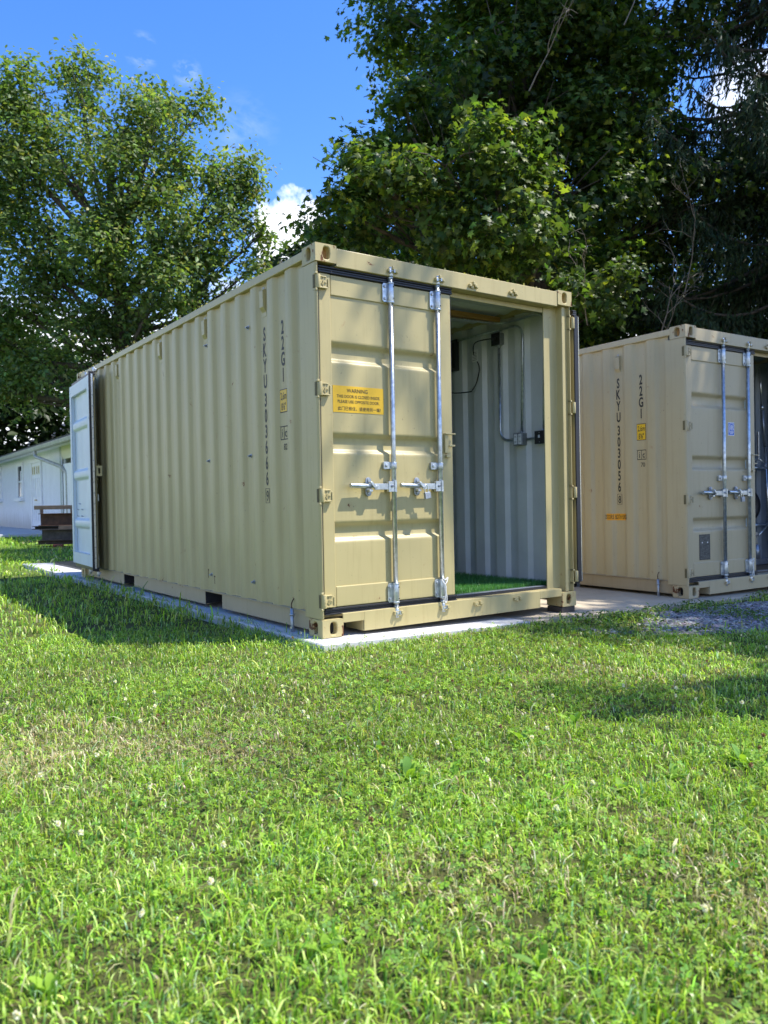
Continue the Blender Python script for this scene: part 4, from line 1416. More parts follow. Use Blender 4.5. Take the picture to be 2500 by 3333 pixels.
tree('maple_sapling', 'low bushy young maple in the gap behind the two containers', (8.3, 7.4, -0.15), (8.2, 7.2, 4.0), 0.10,
     [(7.4, 6.7, 2.6, 0.9), (8.6, 6.6, 3.4, 1.1), (7.9, 6.8, 1.6, 1.0), (6.4, 7.3, 3.2, 0.9), (9.7, 6.4, 2.6, 1.1), (5.5, 7.8, 2.9, 0.9), (9.1, 6.9, 1.4, 1.0), (10.7, 5.9, 3.4, 1.2), (7.3, 7.6, 4.0, 1.2), (11.8, 5.2, 2.8, 1.2), (9.8, 6.7, 4.0, 1.1), (10.9, 6.2, 4.4, 1.1), (8.9, 7.2, 4.6, 1.0), (12.2, 5.4, 4.4, 1.3), (8.6, 8.4, 2.4, 1.3), (10.4, 7.6, 2.4, 1.3)],
     LOBE, 0.074, 110, MG, (4, 3, 3, 0.6), cat='tree', seed=21, spray=0.20, per=8, twigs=True)
tree('shade_tree', 'broad leafed tree standing off to the right of the lawn', (10.9, -5.0, -0.2), (10.6, -4.8, 11.5), 0.36,
     [(10.0, -4.3, 9.5, 2.2), (8.2, -4.0, 9.6, 1.2), (9.2, -3.2, 10.6, 1.3), (8.0, -5.2, 10.4, 1.1), (11.6, -3.0, 9.0, 2.0), (9.8, -6.2, 8.6, 1.7), (12.0, -5.6, 10.2, 2.0), (8.3, -2.9, 8.6, 1.0), (10.2, -4.6, 12.2, 1.8), (7.4, -4.5, 11.4, 0.7), (9.0, -1.6, 9.6, 1.2), (10.4, -1.2, 11.4, 1.5), (9.0, -5.9, 11.4, 1.3), (7.0, -5.6, 9.6, 0.9), (5.35, -5.9, 9.3, 0.6), (6.1, -6.3, 9.6, 0.85), (4.6, -5.6, 9.5, 0.3), (5.2, -3.6, 12.2, 0.30)],  # small outlying clumps added out of view to shade lawn and dapple the door
     LOBE, 0.085, 50, MG, (4, 3, 3, 1), seed=31, spray=0.22, per=8)

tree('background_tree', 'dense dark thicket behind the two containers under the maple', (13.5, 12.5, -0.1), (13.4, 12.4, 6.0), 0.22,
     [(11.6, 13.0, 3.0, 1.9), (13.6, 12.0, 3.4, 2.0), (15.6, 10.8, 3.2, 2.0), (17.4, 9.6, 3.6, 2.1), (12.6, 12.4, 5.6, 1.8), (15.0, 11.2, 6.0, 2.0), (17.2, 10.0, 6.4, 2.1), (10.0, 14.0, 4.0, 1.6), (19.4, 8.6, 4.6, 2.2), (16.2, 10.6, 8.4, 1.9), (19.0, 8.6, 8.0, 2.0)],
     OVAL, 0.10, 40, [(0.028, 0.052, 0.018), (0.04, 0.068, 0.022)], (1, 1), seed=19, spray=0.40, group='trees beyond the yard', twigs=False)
def spruce(base, height, reach, seed):
    rg = np.random.default_rng(seed)
    root = empty('spruce_tree', base)
    tag(root, 'drooping spruce with hanging branchlets at the right edge, in front of the maple', 'tree')
    b = MB()
    b.tube([(0, 0, 0), (0.03, 0, height * 0.5), (0, 0, height)], [0.34, 0.2, 0.03], 12)
    P, D, Ln = [], [], []
    z = 2.6
    while z < height - 0.5:
        L0 = reach * (1 - (z / height)) ** 0.62 * min(1, 0.55 + z / 8)
        for k in range(6):
            a = rg.uniform(0, 2 * math.pi)
            L = L0 * rg.uniform(0.7, 1.12)
            h = np.array([math.cos(a), math.sin(a), 0])
            ts = np.linspace(0, 1, 10)
            pts = [h * L * t + np.array([0, 0, z - L * 0.34 * math.sin(t * 2.1) + 0.16 * L * t * t]) + rg.normal(size=3) * 0.03 * t for t in ts]
            b.tube([Vector(p) for p in pts], [0.045 * (1 - 0.85 * t) + 0.004 for t in ts], 6)
            m = int((38 if z < 8.4 else 13 if z < 12 else 20) * L)
            for q in range(m):
                t = rg.uniform(0.16, 1.0)
                i = min(int(t * 9), 8)
                p = pts[i] + (pts[i + 1] - pts[i]) * (t * 9 - i)
                sd = np.cross(h, [0, 0, 1]) * rg.choice([-1, 1]) * rg.uniform(0.1, 1.0)
                d = np.array([0, 0, -1.0]) * rg.uniform(0.6, 1.0) + sd * 0.75 + h * rg.uniform(0, 0.5)
                ln = rg.uniform(0.25, 0.85) * (1.1 - 0.35 * t)
                P.append(p)
                D.append(d / np.linalg.norm(d))
                Ln.append(ln)
        z += rg.uniform(0.20, 0.34)
    b.build('trunk', M_['bark'], root)
    P, D, Ln = np.array(P), np.array(D), np.array(Ln)
    n = len(P)
    K = 13
    cen, nor, siz, rol = [], [], [], []
    for k in range(K):
        t = (k + 0.6) / K
        sag = D * (1 - 0.5 * t) + np.array([0, 0, -1.0]) * 0.5 * t
        c = P + sag * (Ln * t)[:, None] + rg.normal(size=(n, 3)) * 0.018
        dirn = norm(sag + rg.normal(size=(n, 3)) * 0.42)
        cen.append(c)
        nor.append(np.cross(dirn, rg.normal(size=(n, 3))))
        rol.append(dirn)
        siz.append(rg.uniform(0.05, 0.095, n))
    cen, nor, rol, siz = map(np.concatenate, (cen, nor, rol, siz))
    tv = np.array([(-1.0, 0, 0), (0, -0.22, 0.03), (1.0, 0, 0), (0, 0.22, 0.03)])
    tt = np.array([(0, 1, 2), (0, 2, 3)])
    nor = norm(nor)
    refv = norm(np.cross(nor, rol))
    C = palette(len(cen), [(0.034, 0.062, 0.028), (0.050, 0.082, 0.036), (0.060, 0.066, 0.036), (0.024, 0.048, 0.028)], (4, 3, 0.8, 2), 0.2, rg)
    V, T, CC = scatter(tv, tt, cen, nor, siz, C, roll=-refv, rg=rg)
    np_mesh('needles', V, T, M_['needle'], CC, root)
    return root
spruce((12.6, 3.0, -0.2), 23.0, 4.9, 3)

# ------------------------------------------------------------------ white shed, stack of beams, far house
def box_part(name, dims, mat, parent, bevel=0.0):
    b = MB()
    b.box(*dims)
    return b.build(name, mat, parent, bevel)
sh = empty('shed', (2.5, 17.9, 0.22))
tag(sh, 'long low white boarded shed with windows and a panelled door at the far left', 'shed')
# local frame: x into the building, y along it away from the camera, z up
b = MB()
b.box(0.0, 0.10, 0.05, 16.0, 0.0, 2.36)
b.build('wall', M_['siding'], sh)
b = MB()
b.box(0.101, 5.0, 0.0, 0.10, 0.0, 2.36)
b.box(0.101, 5.0, 15.9, 16.0, 0.0, 2.36)
b.build('wall', M_['siding'], sh)
b = MB()
b.box(-0.035, 0.10, -0.14, 0.045, 0.0, 2.34)
b.build('corner_board', M_['trim_green'], sh, 0.005)
b = MB()
b.box(-0.03, 0.02, -0.56, -0.40, 0.0, 1.94)
b.box(0.3, 0.35, -4.0, -0.2, 0.0, 2.34)
b.build('bay_jamb', M_['trim_green'], sh, 0.005)
b = MB()
b.box(-0.03, 0.05, -4.0, -0.145, 1.94, 2.34)
b.build('bay_fascia', M_['cream'], sh, 0.005)
b = MB()
for k in range(5):
    b.box(-0.10, -0.06, -1.62 + k * 0.20, -1.425 + k * 0.20, 0.05, 1.80)
b.build('bay_door', M_['trim'], sh, 0.004)
b = MB()
b.add([(-0.47, -4.0, 2.395), (-0.47, 16.3, 2.395), (2.7, 16.3, 2.95), (2.7, -4.0, 2.95), (5.4, 16.3, 2.395), (5.4, -4.0, 2.395)], [(0, 3, 2, 1), (3, 5, 4, 2)])
o = b.build('roof', M_['shutter'], sh)
sm = o.modifiers.new('solid', 'SOLIDIFY')
sm.thickness = 0.07
b = MB()
b.prism([(-0.52, 2.34), (-0.50, 2.24), (-0.40, 2.22), (-0.38, 2.34)], 1, -4.0, 16.3)
b.build('gutter', M_['gutter'], sh, 0.01)
box_part('soffit', (-0.37, -0.001, -4.0, 16.3, 2.285, 2.315), M_['trim'], sh)
b = MB()
dp = arc_pts([(-0.45, 1.05, 2.24), (-0.45, 1.02, 2.08), (-0.16, -0.6, 1.74), (-0.08, -0.95, 1.55), (-0.08, -0.95, 0.1)], 0.08)
b.tube(dp, 0.05, 8, smooth=False)
b.build('downspout', M_['gutter'], sh)
b = MB()
b.tube([(-0.06, -0.33, 0.1), (-0.06, -0.33, 2.0)], 0.018, 8)
b.build('vent_pipe', M_['trim'], sh)
d = empty('door', (0, 0, 0))
d.parent = sh
b = MB()
dy0, dy1 = 2.45, 3.65
b.box(-0.05, -0.001, dy0 - 0.12, dy0, 0.0, 2.02)
b.box(-0.05, -0.001, dy1, dy1 + 0.12, 0.0, 2.02)
b.box(-0.055, -0.001, dy0 - 0.12, dy1 + 0.12, 2.02, 2.12)
b.build('door_frame', M_['trim'], d, 0.006)
b = MB()
b.box(-0.022, -0.001, dy0 + 0.002, dy1 - 0.002, 0.03, 2.018)
for q in range(4):
    yy = dy0 + 0.12 + q * 0.26 + (0.06 if q > 1 else 0)
    for z0, z1 in ((0.25, 0.80), (0.98, 1.56)):
        b.box(-0.040, -0.0225, yy, yy + 0.05, z0, z1)
        b.box(-0.034, -0.0225, yy + 0.09, yy + 0.12, z0 + 0.03, z1 - 0.03)
b.build('door_panel', M_['trim'], d, 0.006)
for q in range(4):
    yy = dy0 + 0.12 + q * 0.26 + (0.06 if q > 1 else 0)
    b = MB()
    b.box(-0.032, -0.0225, yy, yy + 0.15, 1.66, 1.92, M_['cream'])
    b.box(-0.036, -0.0325, yy + 0.03, yy + 0.12, 1.69, 1.89, M_['glass_amber'])
    b.build('door_light', None, d)
b = MB()
b.tube([(-0.022, 3.03, 0.90), (-0.07, 3.03, 0.90)], 0.018, 10)
b.tube([(-0.07, 2.98, 0.90), (-0.07, 3.12, 0.90)], 0.016, 10)
b.build('door_handle', M_['brass'], d)
def shed_window(y0, y1):
    f = MB()
    z0, z1 = 1.05, 2.02
    f.box(-0.045, -0.001, y0 - 0.11, y0, z0 - 0.05, z1 + 0.10)
    f.box(-0.045, -0.001, y1, y1 + 0.11, z0 - 0.05, z1 + 0.10)
    f.box(-0.050, -0.001, y0 - 0.12, y1 + 0.12, z1 + 0.001, z1 + 0.11)
    f.box(-0.035, -0.012, y0, y1, 1.50, 1.55)
    f.box(-0.035, -0.012, y0, y0 + 0.05, z0, z1)
    f.box(-0.035, -0.012, y1 - 0.05, y1, z0, z1)
    w = f.build('window', M_['trim'], sh, 0.004)
    box_part('pane', (-0.011, -0.002, y0 + 0.001, y1 - 0.001, z0, z1), M_['glass'], w)
    box_part('sill', (-0.14, -0.001, y0 - 0.16, y1 + 0.16, z0 - 0.16, z0 - 0.052), M_['trim'], w, 0.006)
    box_part('curtain', (-0.0125, -0.0112, y0 + 0.22, y0 + 0.36, z0, z1 - 0.15), M_['white'], w)
shed_window(5.15, 5.85)
shed_window(9.0, 9.9)
shed_window(12.6, 13.4)

hs_ = empty('house', (5.2, 40.0, 0.3))
tag(hs_, 'cream gabled house peeking over the shed roof beside the open blue container door', 'house')
b = MB()
b.box(1.55, 9.0, 0, 7.0, 0, 4.0)
b.prism([(1.56, 4.001), (8.99, 4.001), (5.3, 6.2)], 1, 0.01, 6.99)
b.build('wall', M_['cream'], hs_)
b = MB()
b.add([(0.9, -0.5, 3.75), (0.9, 7.5, 3.75), (5.3, 7.5, 6.45), (5.3, -0.5, 6.45), (9.7, 7.5, 3.75), (9.7, -0.5, 3.75)], [(0, 3, 2, 1), (3, 5, 4, 2)])
o = b.build('roof', M_['shutter'], hs_)
o.modifiers.new('solid', 'SOLIDIFY').thickness = 0.18
b = MB()
b.box(3.0, 4.0, -0.04, 0.0, 1.2, 2.6)
b.build('window', M_['glass'], hs_)

def ibeam(name, loc, rz, L, h, w, mat, label, group):
    b = MB()
    t = 0.014
    b.box(0, L, -w / 2, w / 2, 0, t)
    b.box(0, L, -w / 2, w / 2, h - t, h)
    b.box(0.02, L, -t / 2, t / 2, t + 0.0002, h - t - 0.0002)
    o = b.build(name, mat, None, 0.003)
    o.location = loc
    o.rotation_euler = (0, 0, rz)
    return tag(o, label, 'beam', group)
G = 'stack of steel beams by the shed'
gz0 = float(ground_z(1.3, 13.5))
ibeam('steel_beam', (1.02, 13.74, gz0 + 0.05), R(-34), 3.2, 0.085, 0.20, M_['steel_dark'], 'flat dark beam lowest in the stack by the shed', G)
ibeam('steel_beam', (1.08, 13.64, gz0 + 0.137), R(-34), 0.78, 0.235, 0.18, M_['steel_dark'], 'short grey brown beam in the middle of the stack by the shed', G)
ibeam('steel_beam', (1.20, 13.78, gz0 + 0.137), R(-33), 3.0, 0.235, 0.16, M_['under'], 'black beam behind the short beam in the stack', G)
ibeam('steel_beam', (0.97, 13.80, gz0 + 0.374), R(-34), 1.0, 0.072, 0.22, M_['under'], 'low black channel above the short grey beam', G)
ibeam('steel_beam', (1.07, 13.70, gz0 + 0.450), R(-30), 3.2, 0.265, 0.20, M_['steel_rust'], 'tall rust brown beam topmost in the stack by the shed', G)
def timber(loc, rz, L, h, w, label):
    b = MB()
    b.box(0, L, -w / 2, w / 2, 0, h)
    o = b.build('timber', M_['timber'], None, 0.004)
    o.location = loc
    o.rotation_euler = (0, 0, rz)
    return tag(o, label, 'timber')
timber((1.40, 13.42, gz0 + 0.374), R(-34), 2.0, 0.074, 0.10, 'weathered timber bearer between the steel beams')
timber((1.00, 13.82, gz0 + 0.80), R(-34), 0.86, 0.085, 0.09, 'thin timber plank raised over the top of the steel beams')
for xx in (1.12, 1.66):
    b = MB()
    b.box(-0.03, 0.03, -0.03, 0.03, 0, 0.084)
    o = b.build('spacer_block', M_['timber'])
    o.location = (xx, 13.82 - (xx - 1.0) * 0.675, gz0 + 0.7155)
    tag(o, 'small wood spacer under the %s end of the raised plank' % ('left' if xx < 1.3 else 'right'), 'block')
b = MB()
b.box(-0.01, 0.65, -0.05, 0.05, 0, 0.002)
for x in (0.10, 0.62):
    pass
b = MB()
b.box(-0.10, 0.10, -0.05, 0.05, 0, 0.05)
b.box(-0.06, 0.06, -0.052, 0.052, 0.012, 0.040, M_['under'])
b.mats[0] = M_['brick']
o = b.build('brick', M_['brick'], None, 0.004)
o.location = (1.36, 13.36, gz0)
o.rotation_euler = (0, 0, R(-34))
tag(o, 'red brick under the front of the beam stack', 'brick')
b = MB()
b.add([(0.28, 8.95, 0.022), (1.5, 8.9, 0.03), (1.5, 6.9, 0.02), (0.30, 7.2, 0.005)], [(0, 3, 2, 1)])
o = b.build('rubber_mat', M_['black'])
o.modifiers.new('solid', 'SOLIDIFY').thickness = -0.018
tag(o, 'black rubber mat lying on the slab behind the near container', 'mat')

# ------------------------------------------------------------------ grass, clover, gravel
F2 = np.array([0.5729, 0.8196])
R2 = np.array([0.8196, -0.5729])
def fan(n, d0, d1, half=0.86, rg=rng):
    """points in the ground sector the camera (and a step beside it) can see, between two distances"""
    d = np.sqrt(rg.uniform(d0 * d0, d1 * d1, n))
    a = rg.uniform(-half, half, n)
    c = np.array(CAM[:2])
    return c + d[:, None] * (np.cos(a)[:, None] * F2 + np.sin(a)[:, None] * R2)
def gravel_amt(x, y):
    """1 where the slate chips lie bare"""
    e = ((x - 2.95) / 1.10) ** 2 + ((y + 0.85) / 0.48) ** 2
    n = vnoise(x + 20, y + 20, 0.32, 41)
    e2 = ((x - 4.4) / 1.0) ** 2 + ((y + 0.75) / 0.40) ** 2
    return np.clip(1.40 - np.minimum(e, e2 + 0.2) - (n - 0.4) * 1.6, 0, 1)
def lawn_ok(p, edge=0.04):
    x, y = p[:, 0], p[:, 1]
    jit = 0.05 * (vnoise(x + 5, y + 5, 0.12, 17) - 0.5) + 0.10 * (vnoise(x + 5, y + 5, 0.5, 18) - 0.5)
    on = (x > -0.035 + jit) & (x < 7.6) & (y > -0.175 + jit * 0.6 + 0.07 * np.clip(1 - x / 0.5, 0, 1)) & (y < 9.25)
    shed = (x > 0.25) & (y > 17.1)
    return ~(on | shed)
def blade_mesh(P, h, w, lean, rg):
    n = len(P)
    az = rg.uniform(0, 2 * math.pi, n)
    tw = az + math.pi / 2 + rg.normal(size=n) * 0.5
    L = np.stack([np.cos(az), np.sin(az), np.zeros(n)], 1)
    Wd = np.stack([np.cos(tw), np.sin(tw), np.zeros(n)], 1) * (w / 2)[:, None]
    z = ground_z(P[:, 0], P[:, 1]) - 0.006
    B = np.stack([P[:, 0], P[:, 1], z], 1)
    up = np.array([0, 0, 1.0])
    m1 = B + L * (lean * h * 0.22)[:, None] + up * (h * 0.5)[:, None]
    m2 = B + L * (lean * h * 0.62)[:, None] + up * (h * (0.86 - 0.22 * lean))[:, None]
    tp = B + L * (lean * h * 1.10)[:, None] + up * (h * (1.04 - 0.55 * lean))[:, None]
    V = np.stack([B - Wd * 0.8, B + Wd * 0.8, m1 - Wd, m1 + Wd, m2 - Wd * 0.75, m2 + Wd * 0.75, tp], 1).reshape(-1, 3)
    t0 = np.array([(0, 1, 3), (0, 3, 2), (2, 3, 5), (2, 5, 4), (4, 5, 6)])
    T = (t0[None] + (np.arange(n) * 7)[:, None, None]).reshape(-1, 3)
    return V, T
GC = [(0.215, 0.365, 0.032), (0.310, 0.465, 0.052), (0.085, 0.180, 0.026), (0.470, 0.580, 0.170), (0.210, 0.35, 0.16)]  # palest green paints sun highlights into the colour of random blades
def grass_colours(P, rg):
    n = len(P)
    C = palette(n, GC, (4, 4, 3, 2, 1), 0.22, rg)
    dry = vnoise(P[:, 0] + 30, P[:, 1] + 30, 0.55, 51) * 0.6 + vnoise(P[:, 0] + 30, P[:, 1] + 30, 0.21, 52) * 0.4
    spot1 = np.exp(-(((P[:, 0] + 1.55) / 0.8) ** 2 + ((P[:, 1] + 1.55) / 0.5) ** 2))
    pd = np.clip((dry - 0.56) * 2.0, 0, 0.5) + 0.05 + 0.42 * spot1
    pd = pd * np.where((P[:, 1] > 0.3) & (P[:, 0] < 0.3), 0.25, 1.0)
    isd = rg.random(n) < pd
    straw = palette(n, [(0.44, 0.40, 0.22), (0.32, 0.29, 0.15), (0.55, 0.51, 0.32)], (3, 2, 2), 0.15, rg)
    C = np.where(isd[:, None], straw, C)
    lush = vnoise(P[:, 0] + 70, P[:, 1] + 70, 0.8, 53)[:, None]
    return C * (0.78 + 0.44 * lush)
Vs, Ts, Cs = [], [], []
off = 0
for n, d0, d1, hh, ww, half in ((185000, 0.9, 3.4, 0.034, 0.0031, 1.0), (190000, 3.4, 6.2, 0.033, 0.0043, 0.95), (80000, 6.2, 11.0, 0.056, 0.0075, 0.9), (70000, 11.0, 24.0, 0.065, 0.016, 0.78)):
    rg = np.random.default_rng(int(d0 * 10))
    P = fan(n, d0, d1, half, rg)
    P = P[lawn_ok(P)]
    if d0 > 6:
        P = P[(P[:, 0] < 2.6) | (P[:, 1] < 0.5)]
    g = gravel_amt(P[:, 0], P[:, 1])
    P = P[rg.random(len(P)) > g * 0.985]
    fine = vnoise(P[:, 0] + 21, P[:, 1] + 21, 0.045 if d0 < 6 else 0.12, 62)
    P = P[rg.random(len(P)) < np.clip(0.35 + 1.4 * (fine - 0.2), 0.3, 1)]
    clump = vnoise(P[:, 0] + 11, P[:, 1] + 11, 0.16, 61)
    # longer beside the slab where the mower does not reach
    e = np.minimum(np.abs(P[:, 0] + 0.08) + (P[:, 1] < -0.2) * 9, 9)
    e2 = np.minimum(np.abs(P[:, 1] + 0.22) + ((P[:, 0] < -0.2) | (P[:, 0] > 7.6)) * 9, 9)
    edge = np.clip(1 - e / 0.16, 0, 1) - 0.8 * np.clip(1 - e2 / 0.18, 0, 1)
    h = hh * (0.55 + 0.75 * clump) * np.exp(0.32 * rg.normal(size=len(P))) * (1 + 0.45 * edge)
    tall = rg.random(len(P)) < 0.008
    h = np.where(tall, h * 1.9, h)
    w = ww * np.exp(0.30 * rg.normal(size=len(P))) * np.where(tall, 1.5, 1.0)
    lean = np.clip(0.62 + 0.36 * rg.normal(size=len(P)), 0.02, 1.25)
    V, T = blade_mesh(P, h, w, lean, rg)
    Vs.append(V)
    Ts.append(T + off)
    off += len(V)
    Cs.append(np.repeat(grass_colours(P, rg), 7, axis=0))
tag(np_mesh('grass', np.concatenate(Vs), np.concatenate(Ts), M_['grass'], np.concatenate(Cs)),
    'short sunlit lawn grass with dry patches around the containers', 'grass', kind='stuff')
# clover: three leaflets on a stalk height, plus small broad leaves near the gravel
def trifoil():
    v, t = [], []
    for k in range(3):
        a = 2 * math.pi * k / 3
        c, s_ = math.cos(a), math.sin(a)
        pts = [(0, 0.08), (0.40, 0.45), (0.36, 0.85), (0, 0.92), (-0.36, 0.85), (-0.40, 0.45)]
        o_ = len(v)
        for x, y in pts:
            v.append((x * c - y * s_, x * s_ + y * c, 0.16 * abs(x) + 0.05 * y))
        t += [(o_, o_ + 1, o_ + 2), (o_, o_ + 2, o_ + 3), (o_, o_ + 3, o_ + 4), (o_, o_ + 4, o_ + 5)]
    return np.array(v), np.array(t)
TRI = trifoil()
rg = np.random.default_rng(77)
P = np.concatenate([fan(30000, 0.9, 4.2, 1.0, rg), fan(16000, 4.2, 7.0, 0.9, rg)])
P = P[lawn_ok(P)]
pc_ = vnoise(P[:, 0] + 3, P[:, 1] + 3, 0.42, 71)
right = np.clip((P[:, 0] - 0.3 * P[:, 1] + 0.6) / 2.0, 0, 0.35)
P = P[rg.random(len(P)) < np.clip((pc_ - 0.40) * 2.2 + right, 0.03, 0.95)]
P = P[rg.random(len(P)) > gravel_amt(P[:, 0], P[:, 1]) * 0.9]
hgt = ground_z(P[:, 0], P[:, 1]) + 0.018 + 0.034 * rg.random(len(P))
PP = np.stack([P[:, 0], P[:, 1], hgt], 1)
nn = rg.normal(size=(len(P), 3)) * 0.38 + np.array([0, 0, 1.0])
C = palette(len(P), [(0.19, 0.32, 0.040), (0.25, 0.39, 0.050), (0.12, 0.24, 0.045)], (3, 2, 2), 0.15, rg)
V, T, CC = scatter(TRI[0], TRI[1], PP, nn, rg.uniform(0.006, 0.013, len(P)), C, rg=rg)
tag(np_mesh('clover_leaves', V, T, M_['clover'], CC), 'low clover leaves growing among the lawn grass', 'clover', kind='stuff')
# weeds spreading over the gravel and along the slab edge
P = np.stack([rg.uniform(1.5, 6.2, 7000), rg.uniform(-1.7, -0.16, 7000)], 1)
wv = vnoise(P[:, 0] + 3, P[:, 1] + 3, 0.30, 81)
P = P[(wv > 0.57) & lawn_ok(P)]
hgt = ground_z(P[:, 0], P[:, 1]) + 0.01 + 0.06 * rg.random(len(P)) * np.clip((vnoise(P[:, 0] + 3, P[:, 1] + 3, 0.30, 81) - 0.45) * 4, 0.2, 1)
C = palette(len(P), [(0.065, 0.13, 0.025), (0.09, 0.17, 0.03), (0.13, 0.17, 0.03)], (3, 3, 1), 0.18, rg)
V, T, CC = scatter(OVAL[0], OVAL[1], np.stack([P[:, 0], P[:, 1], hgt], 1), rg.normal(size=(len(P), 3)) * 0.5 + np.array([0, 0, 1.0]), rg.uniform(0.008, 0.020, len(P)), C, rg=rg)
tag(np_mesh('ground_weeds', V, T, M_['grass'], CC), 'low leafy weeds spreading over the slate chippings', 'weeds', kind='stuff')
# slate chippings
def chip():
    a = np.array([(-1, -0.7, -0.12), (0.9, -0.8, -0.12), (1.1, 0.5, -0.12), (-0.6, 0.9, -0.12), (-0.9, -0.6, 0.14), (0.8, -0.7, 0.18), (0.95, 0.45, 0.12), (-0.55, 0.75, 0.16)])
    q = [(4, 5, 6, 7), (0, 1, 5, 4), (1, 2, 6, 5), (2, 3, 7, 6), (3, 0, 4, 7)]
    return a, np.array([t for f in q for t in ((f[0], f[1], f[2]), (f[0], f[2], f[3]))])
CH = chip()
P = np.stack([rg.uniform(1.2, 6.0, 30000), rg.uniform(-1.9, -0.2, 30000)], 1)
P = P[(rg.random(len(P)) < gravel_amt(P[:, 0], P[:, 1]) * 1.3) & lawn_ok(P)]
hgt = ground_z(P[:, 0], P[:, 1]) + 0.012 * rg.random(len(P))
C = palette(len(P), [(0.235, 0.225, 0.215), (0.32, 0.31, 0.29), (0.135, 0.13, 0.125), (0.44, 0.42, 0.39)], (4, 3, 2, 1), 0.2, rg)
V, T, CC = scatter(CH[0], CH[1], np.stack([P[:, 0], P[:, 1], hgt], 1), rg.normal(size=(len(P), 3)) * 0.28 + np.array([0, 0, 1.0]), rg.uniform(0.009, 0.024, len(P)), C, rg=rg)
tag(np_mesh('gravel', V, T, M_['stone'], CC), 'blue grey slate chippings at the edge of the pad', 'gravel', kind='stuff')
# tufts of the artificial turf
P = np.stack([rg.uniform(1.0, W_ - 0.075, 26000), 0.2 + 2.8 * rg.random(26000) ** 1.5, np.full(26000, 0.172)], 1)
n = len(P)
az = rg.uniform(0, 2 * math.pi, n)
wd = np.stack([np.cos(az), np.sin(az), np.zeros(n)], 1) * 0.0022
tip = np.stack([rg.normal(size=n) * 0.012, rg.normal(size=n) * 0.012, 0.028 + 0.008 * rg.random(n)], 1)
V = np.stack([P - wd, P + wd, P + tip], 1).reshape(-1, 3) - np.array([0, 0, 0.164])
T = np.arange(3 * n).reshape(-1, 3)
np_mesh('pile', V, T, M_['grass'], np.repeat(palette(n, [(0.07, 0.22, 0.06), (0.11, 0.28, 0.08)], (1, 1), 0.2, rg), 3, axis=0), tm)
# leaf litter along the roof edge of the near container
P = np.concatenate([np.stack([rg.uniform(0.005, 0.10, 420), 0.8 + 5.1 * rg.random(420), np.full(420, 2.585)], 1),
                    np.stack([rg.uniform(0.2, 2.2, 120), rg.uniform(0.01, 0.1, 120), np.full(120, 2.582)], 1)])
P[:, 2] += 0.012 * rg.random(len(P)) * vnoise(P[:, 1] * 3 + 2, P[:, 0] + 2, 0.7, 5) * 2
C = palette(len(P), [(0.10, 0.13, 0.03), (0.25, 0.24, 0.14), (0.35, 0.34, 0.26)], (2, 2, 1), 0.2, rg)
V, T, CC = scatter(OVAL[0], OVAL[1], P, rg.normal(size=(len(P), 3)) + np.array([0, 0, 0.4]), rg.uniform(0.005, 0.014, len(P)), C, rg=rg)
tag(np_mesh('leaf_litter', V, T, M_['leaf'], CC), 'moss and leaf bits along the roof edge of the near container', 'leaf litter', kind='stuff')

# white clover heads and broad-leaved rosettes, one object each
def blossom(kind):
    rgk = np.random.default_rng(5 if kind == 'white' else 6)
    n = 46
    d = norm(rgk.normal(size=(n, 3)) + np.array([0, 0, 0.35]))
    tv = np.array([(-0.22, 0, 0), (0.22, 0, 0), (0.16, 0.9, 0.05), (-0.16, 0.9, 0.05)])
    tt = np.array([(0, 1, 2), (0, 2, 3)])
    cols = [(0.80, 0.78, 0.70), (0.72, 0.70, 0.58), (0.55, 0.58, 0.36)] if kind == 'white' else [(0.22, 0.13, 0.07), (0.32, 0.22, 0.12), (0.5, 0.42, 0.3)]
    C = palette(n, cols, (5, 3, 1), 0.08, rgk)
    side_ = np.cross(d, norm(rgk.normal(size=(n, 3))))
    V, T, CC = scatter(tv, tt, d * 0.003 + np.array([0, 0, 0.0]), side_, np.full(n, 0.0095), C, roll=-norm(np.cross(side_, d)), rg=rgk)
    # stalk
    s = np.array([(-0.0008, 0, 0), (0.0008, 0, 0), (0.0008, 0, -0.055), (-0.0008, 0, -0.055), (0, -0.0008, 0), (0, 0.0008, 0), (0, 0.0008, -0.055), (0, -0.0008, -0.055)])
    st = np.array([(0, 1, 2), (0, 2, 3), (4, 5, 6), (4, 6, 7)])
    V = np.concatenate([V, s])
    T = np.concatenate([T, st + len(V) - 8])
    CC = np.concatenate([CC, np.tile([[0.12, 0.2, 0.05]], (8, 1))])
    return V, T, CC
def flowers(kind, n, label, group, seed):
    rgk = np.random.default_rng(seed)
    P = np.concatenate([fan(n, 1.3, 4.2, 0.5, rgk), fan(n // 3, 4.2, 6.0, 0.5, rgk)])
    P = P[lawn_ok(P)]
    P = P[gravel_amt(P[:, 0], P[:, 1]) < 0.2]
    V, T, CC = blossom(kind)
    o0 = None
    for i, (x, y) in enumerate(P):
        if o0 is None:
            o = np_mesh('clover_flower', V, T, M_['flower'], CC)
            o0 = o
        else:
            o = o0.copy()
            col.objects.link(o)
        o.location = (x, y, float(ground_z(x, y)) + rgk.uniform(0.045, 0.075))
        o.rotation_euler = (rgk.normal() * 0.3, rgk.normal() * 0.3, rgk.uniform(0, 6))
        k = rgk.uniform(0.6, 1.0)
        o.scale = (k, k, 1)
        tag(o, label, 'flower', group)
flowers('white', 46, 'small white clover flower head standing in the lawn', 'white clover flowers in the lawn', 3)
flowers('brown', 20, 'withered brown clover flower head standing in the lawn', 'withered clover flowers in the lawn', 4)
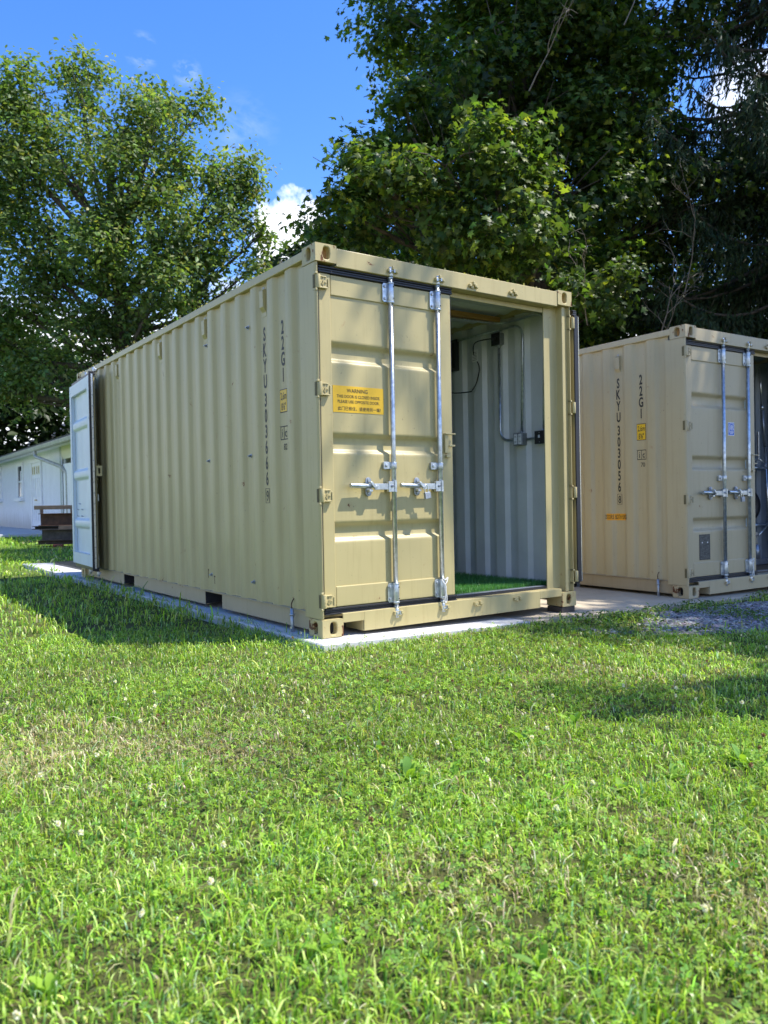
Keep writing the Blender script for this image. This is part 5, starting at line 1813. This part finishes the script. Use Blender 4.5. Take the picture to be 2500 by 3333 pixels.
def rosette(loc, label, n, size, seed):
    rgk = np.random.default_rng(seed)
    a = np.linspace(0, 2 * math.pi, n, endpoint=False) + rgk.normal(size=n) * 0.3
    pts, nor, rol, siz = [], [], [], []
    V, T, C = [], [], []
    off = 0
    for k in range(n):
        L = size * rgk.uniform(0.6, 1.1)
        el = rgk.uniform(0.55, 1.3)
        d = np.array([math.cos(a[k]) * math.cos(el), math.sin(a[k]) * math.cos(el), math.sin(el)])
        sd = np.array([-math.sin(a[k]), math.cos(a[k]), 0])
        m = 7
        for i in range(m + 1):
            t = i / m
            wdt = L * 0.125 * math.sin(math.pi * min(1, t * 0.92 + 0.06)) ** 0.8 + 0.002
            c = d * L * t + np.array([0, 0, -0.30 * L * t * t])
            V += [c - sd * wdt + np.array([0, 0, 0.25 * wdt]), c, c + sd * wdt + np.array([0, 0, 0.25 * wdt])]
        for i in range(m):
            o_ = off + 3 * i
            T += [(o_, o_ + 1, o_ + 4), (o_, o_ + 4, o_ + 3), (o_ + 1, o_ + 2, o_ + 5), (o_ + 1, o_ + 5, o_ + 4)]
        off += 3 * (m + 1)
        c = np.array([(0.19, 0.34, 0.04), (0.26, 0.42, 0.05), (0.15, 0.29, 0.06)][rgk.integers(3)])
        C += [c] * (3 * (m + 1))
    o = np_mesh('broadleaf_weed', np.array(V), np.array(T), M_['clover'], np.array(C), smooth=True)
    o.location = loc
    return tag(o, label, 'weed', 'broad leaved weeds in the lawn')
def gl(x, y):
    return (x, y, float(ground_z(x, y)))

ROS = [((-1.10, -2.41), 'large pale green broad leaved rosette in the middle of the lawn', 15, 0.10), ((-0.51, -2.34), 'small broad leaved weed right of the lawn middle', 6, 0.09),
       ((-0.20, -2.32), 'pair of broad upright leaves at the edge of the grass shadow', 5, 0.10), ((-0.41, -2.92), 'bright leaved weed at the right of the lawn', 6, 0.09),
       ((-0.12, -2.99), 'broad leaved weed nearest the right picture edge', 7, 0.11), ((-1.69, -2.58), 'dark leaved weed left of the large rosette', 5, 0.07),
       ((-1.83, -3.11), 'low leafy weed in the near lawn at the left', 6, 0.09), ((-1.00, -2.09), 'small weed just behind the large pale rosette', 5, 0.08),
       ((-0.96, -2.48), 'small leafy weed right beside the large pale rosette', 6, 0.08), ((-2.31, -2.91), 'broad bright leaf weed at the lower left corner', 5, 0.065),
       ((-0.64, -2.90), 'flat leaved weed between the rosette and the right edge', 6, 0.08), ((-1.52, -3.40), 'long leaved weed closest to the viewer', 6, 0.07)]
for k, ((x, y), lab, n, sz) in enumerate(ROS):
    rosette(gl(x, y), lab, n, sz, 100 + k)
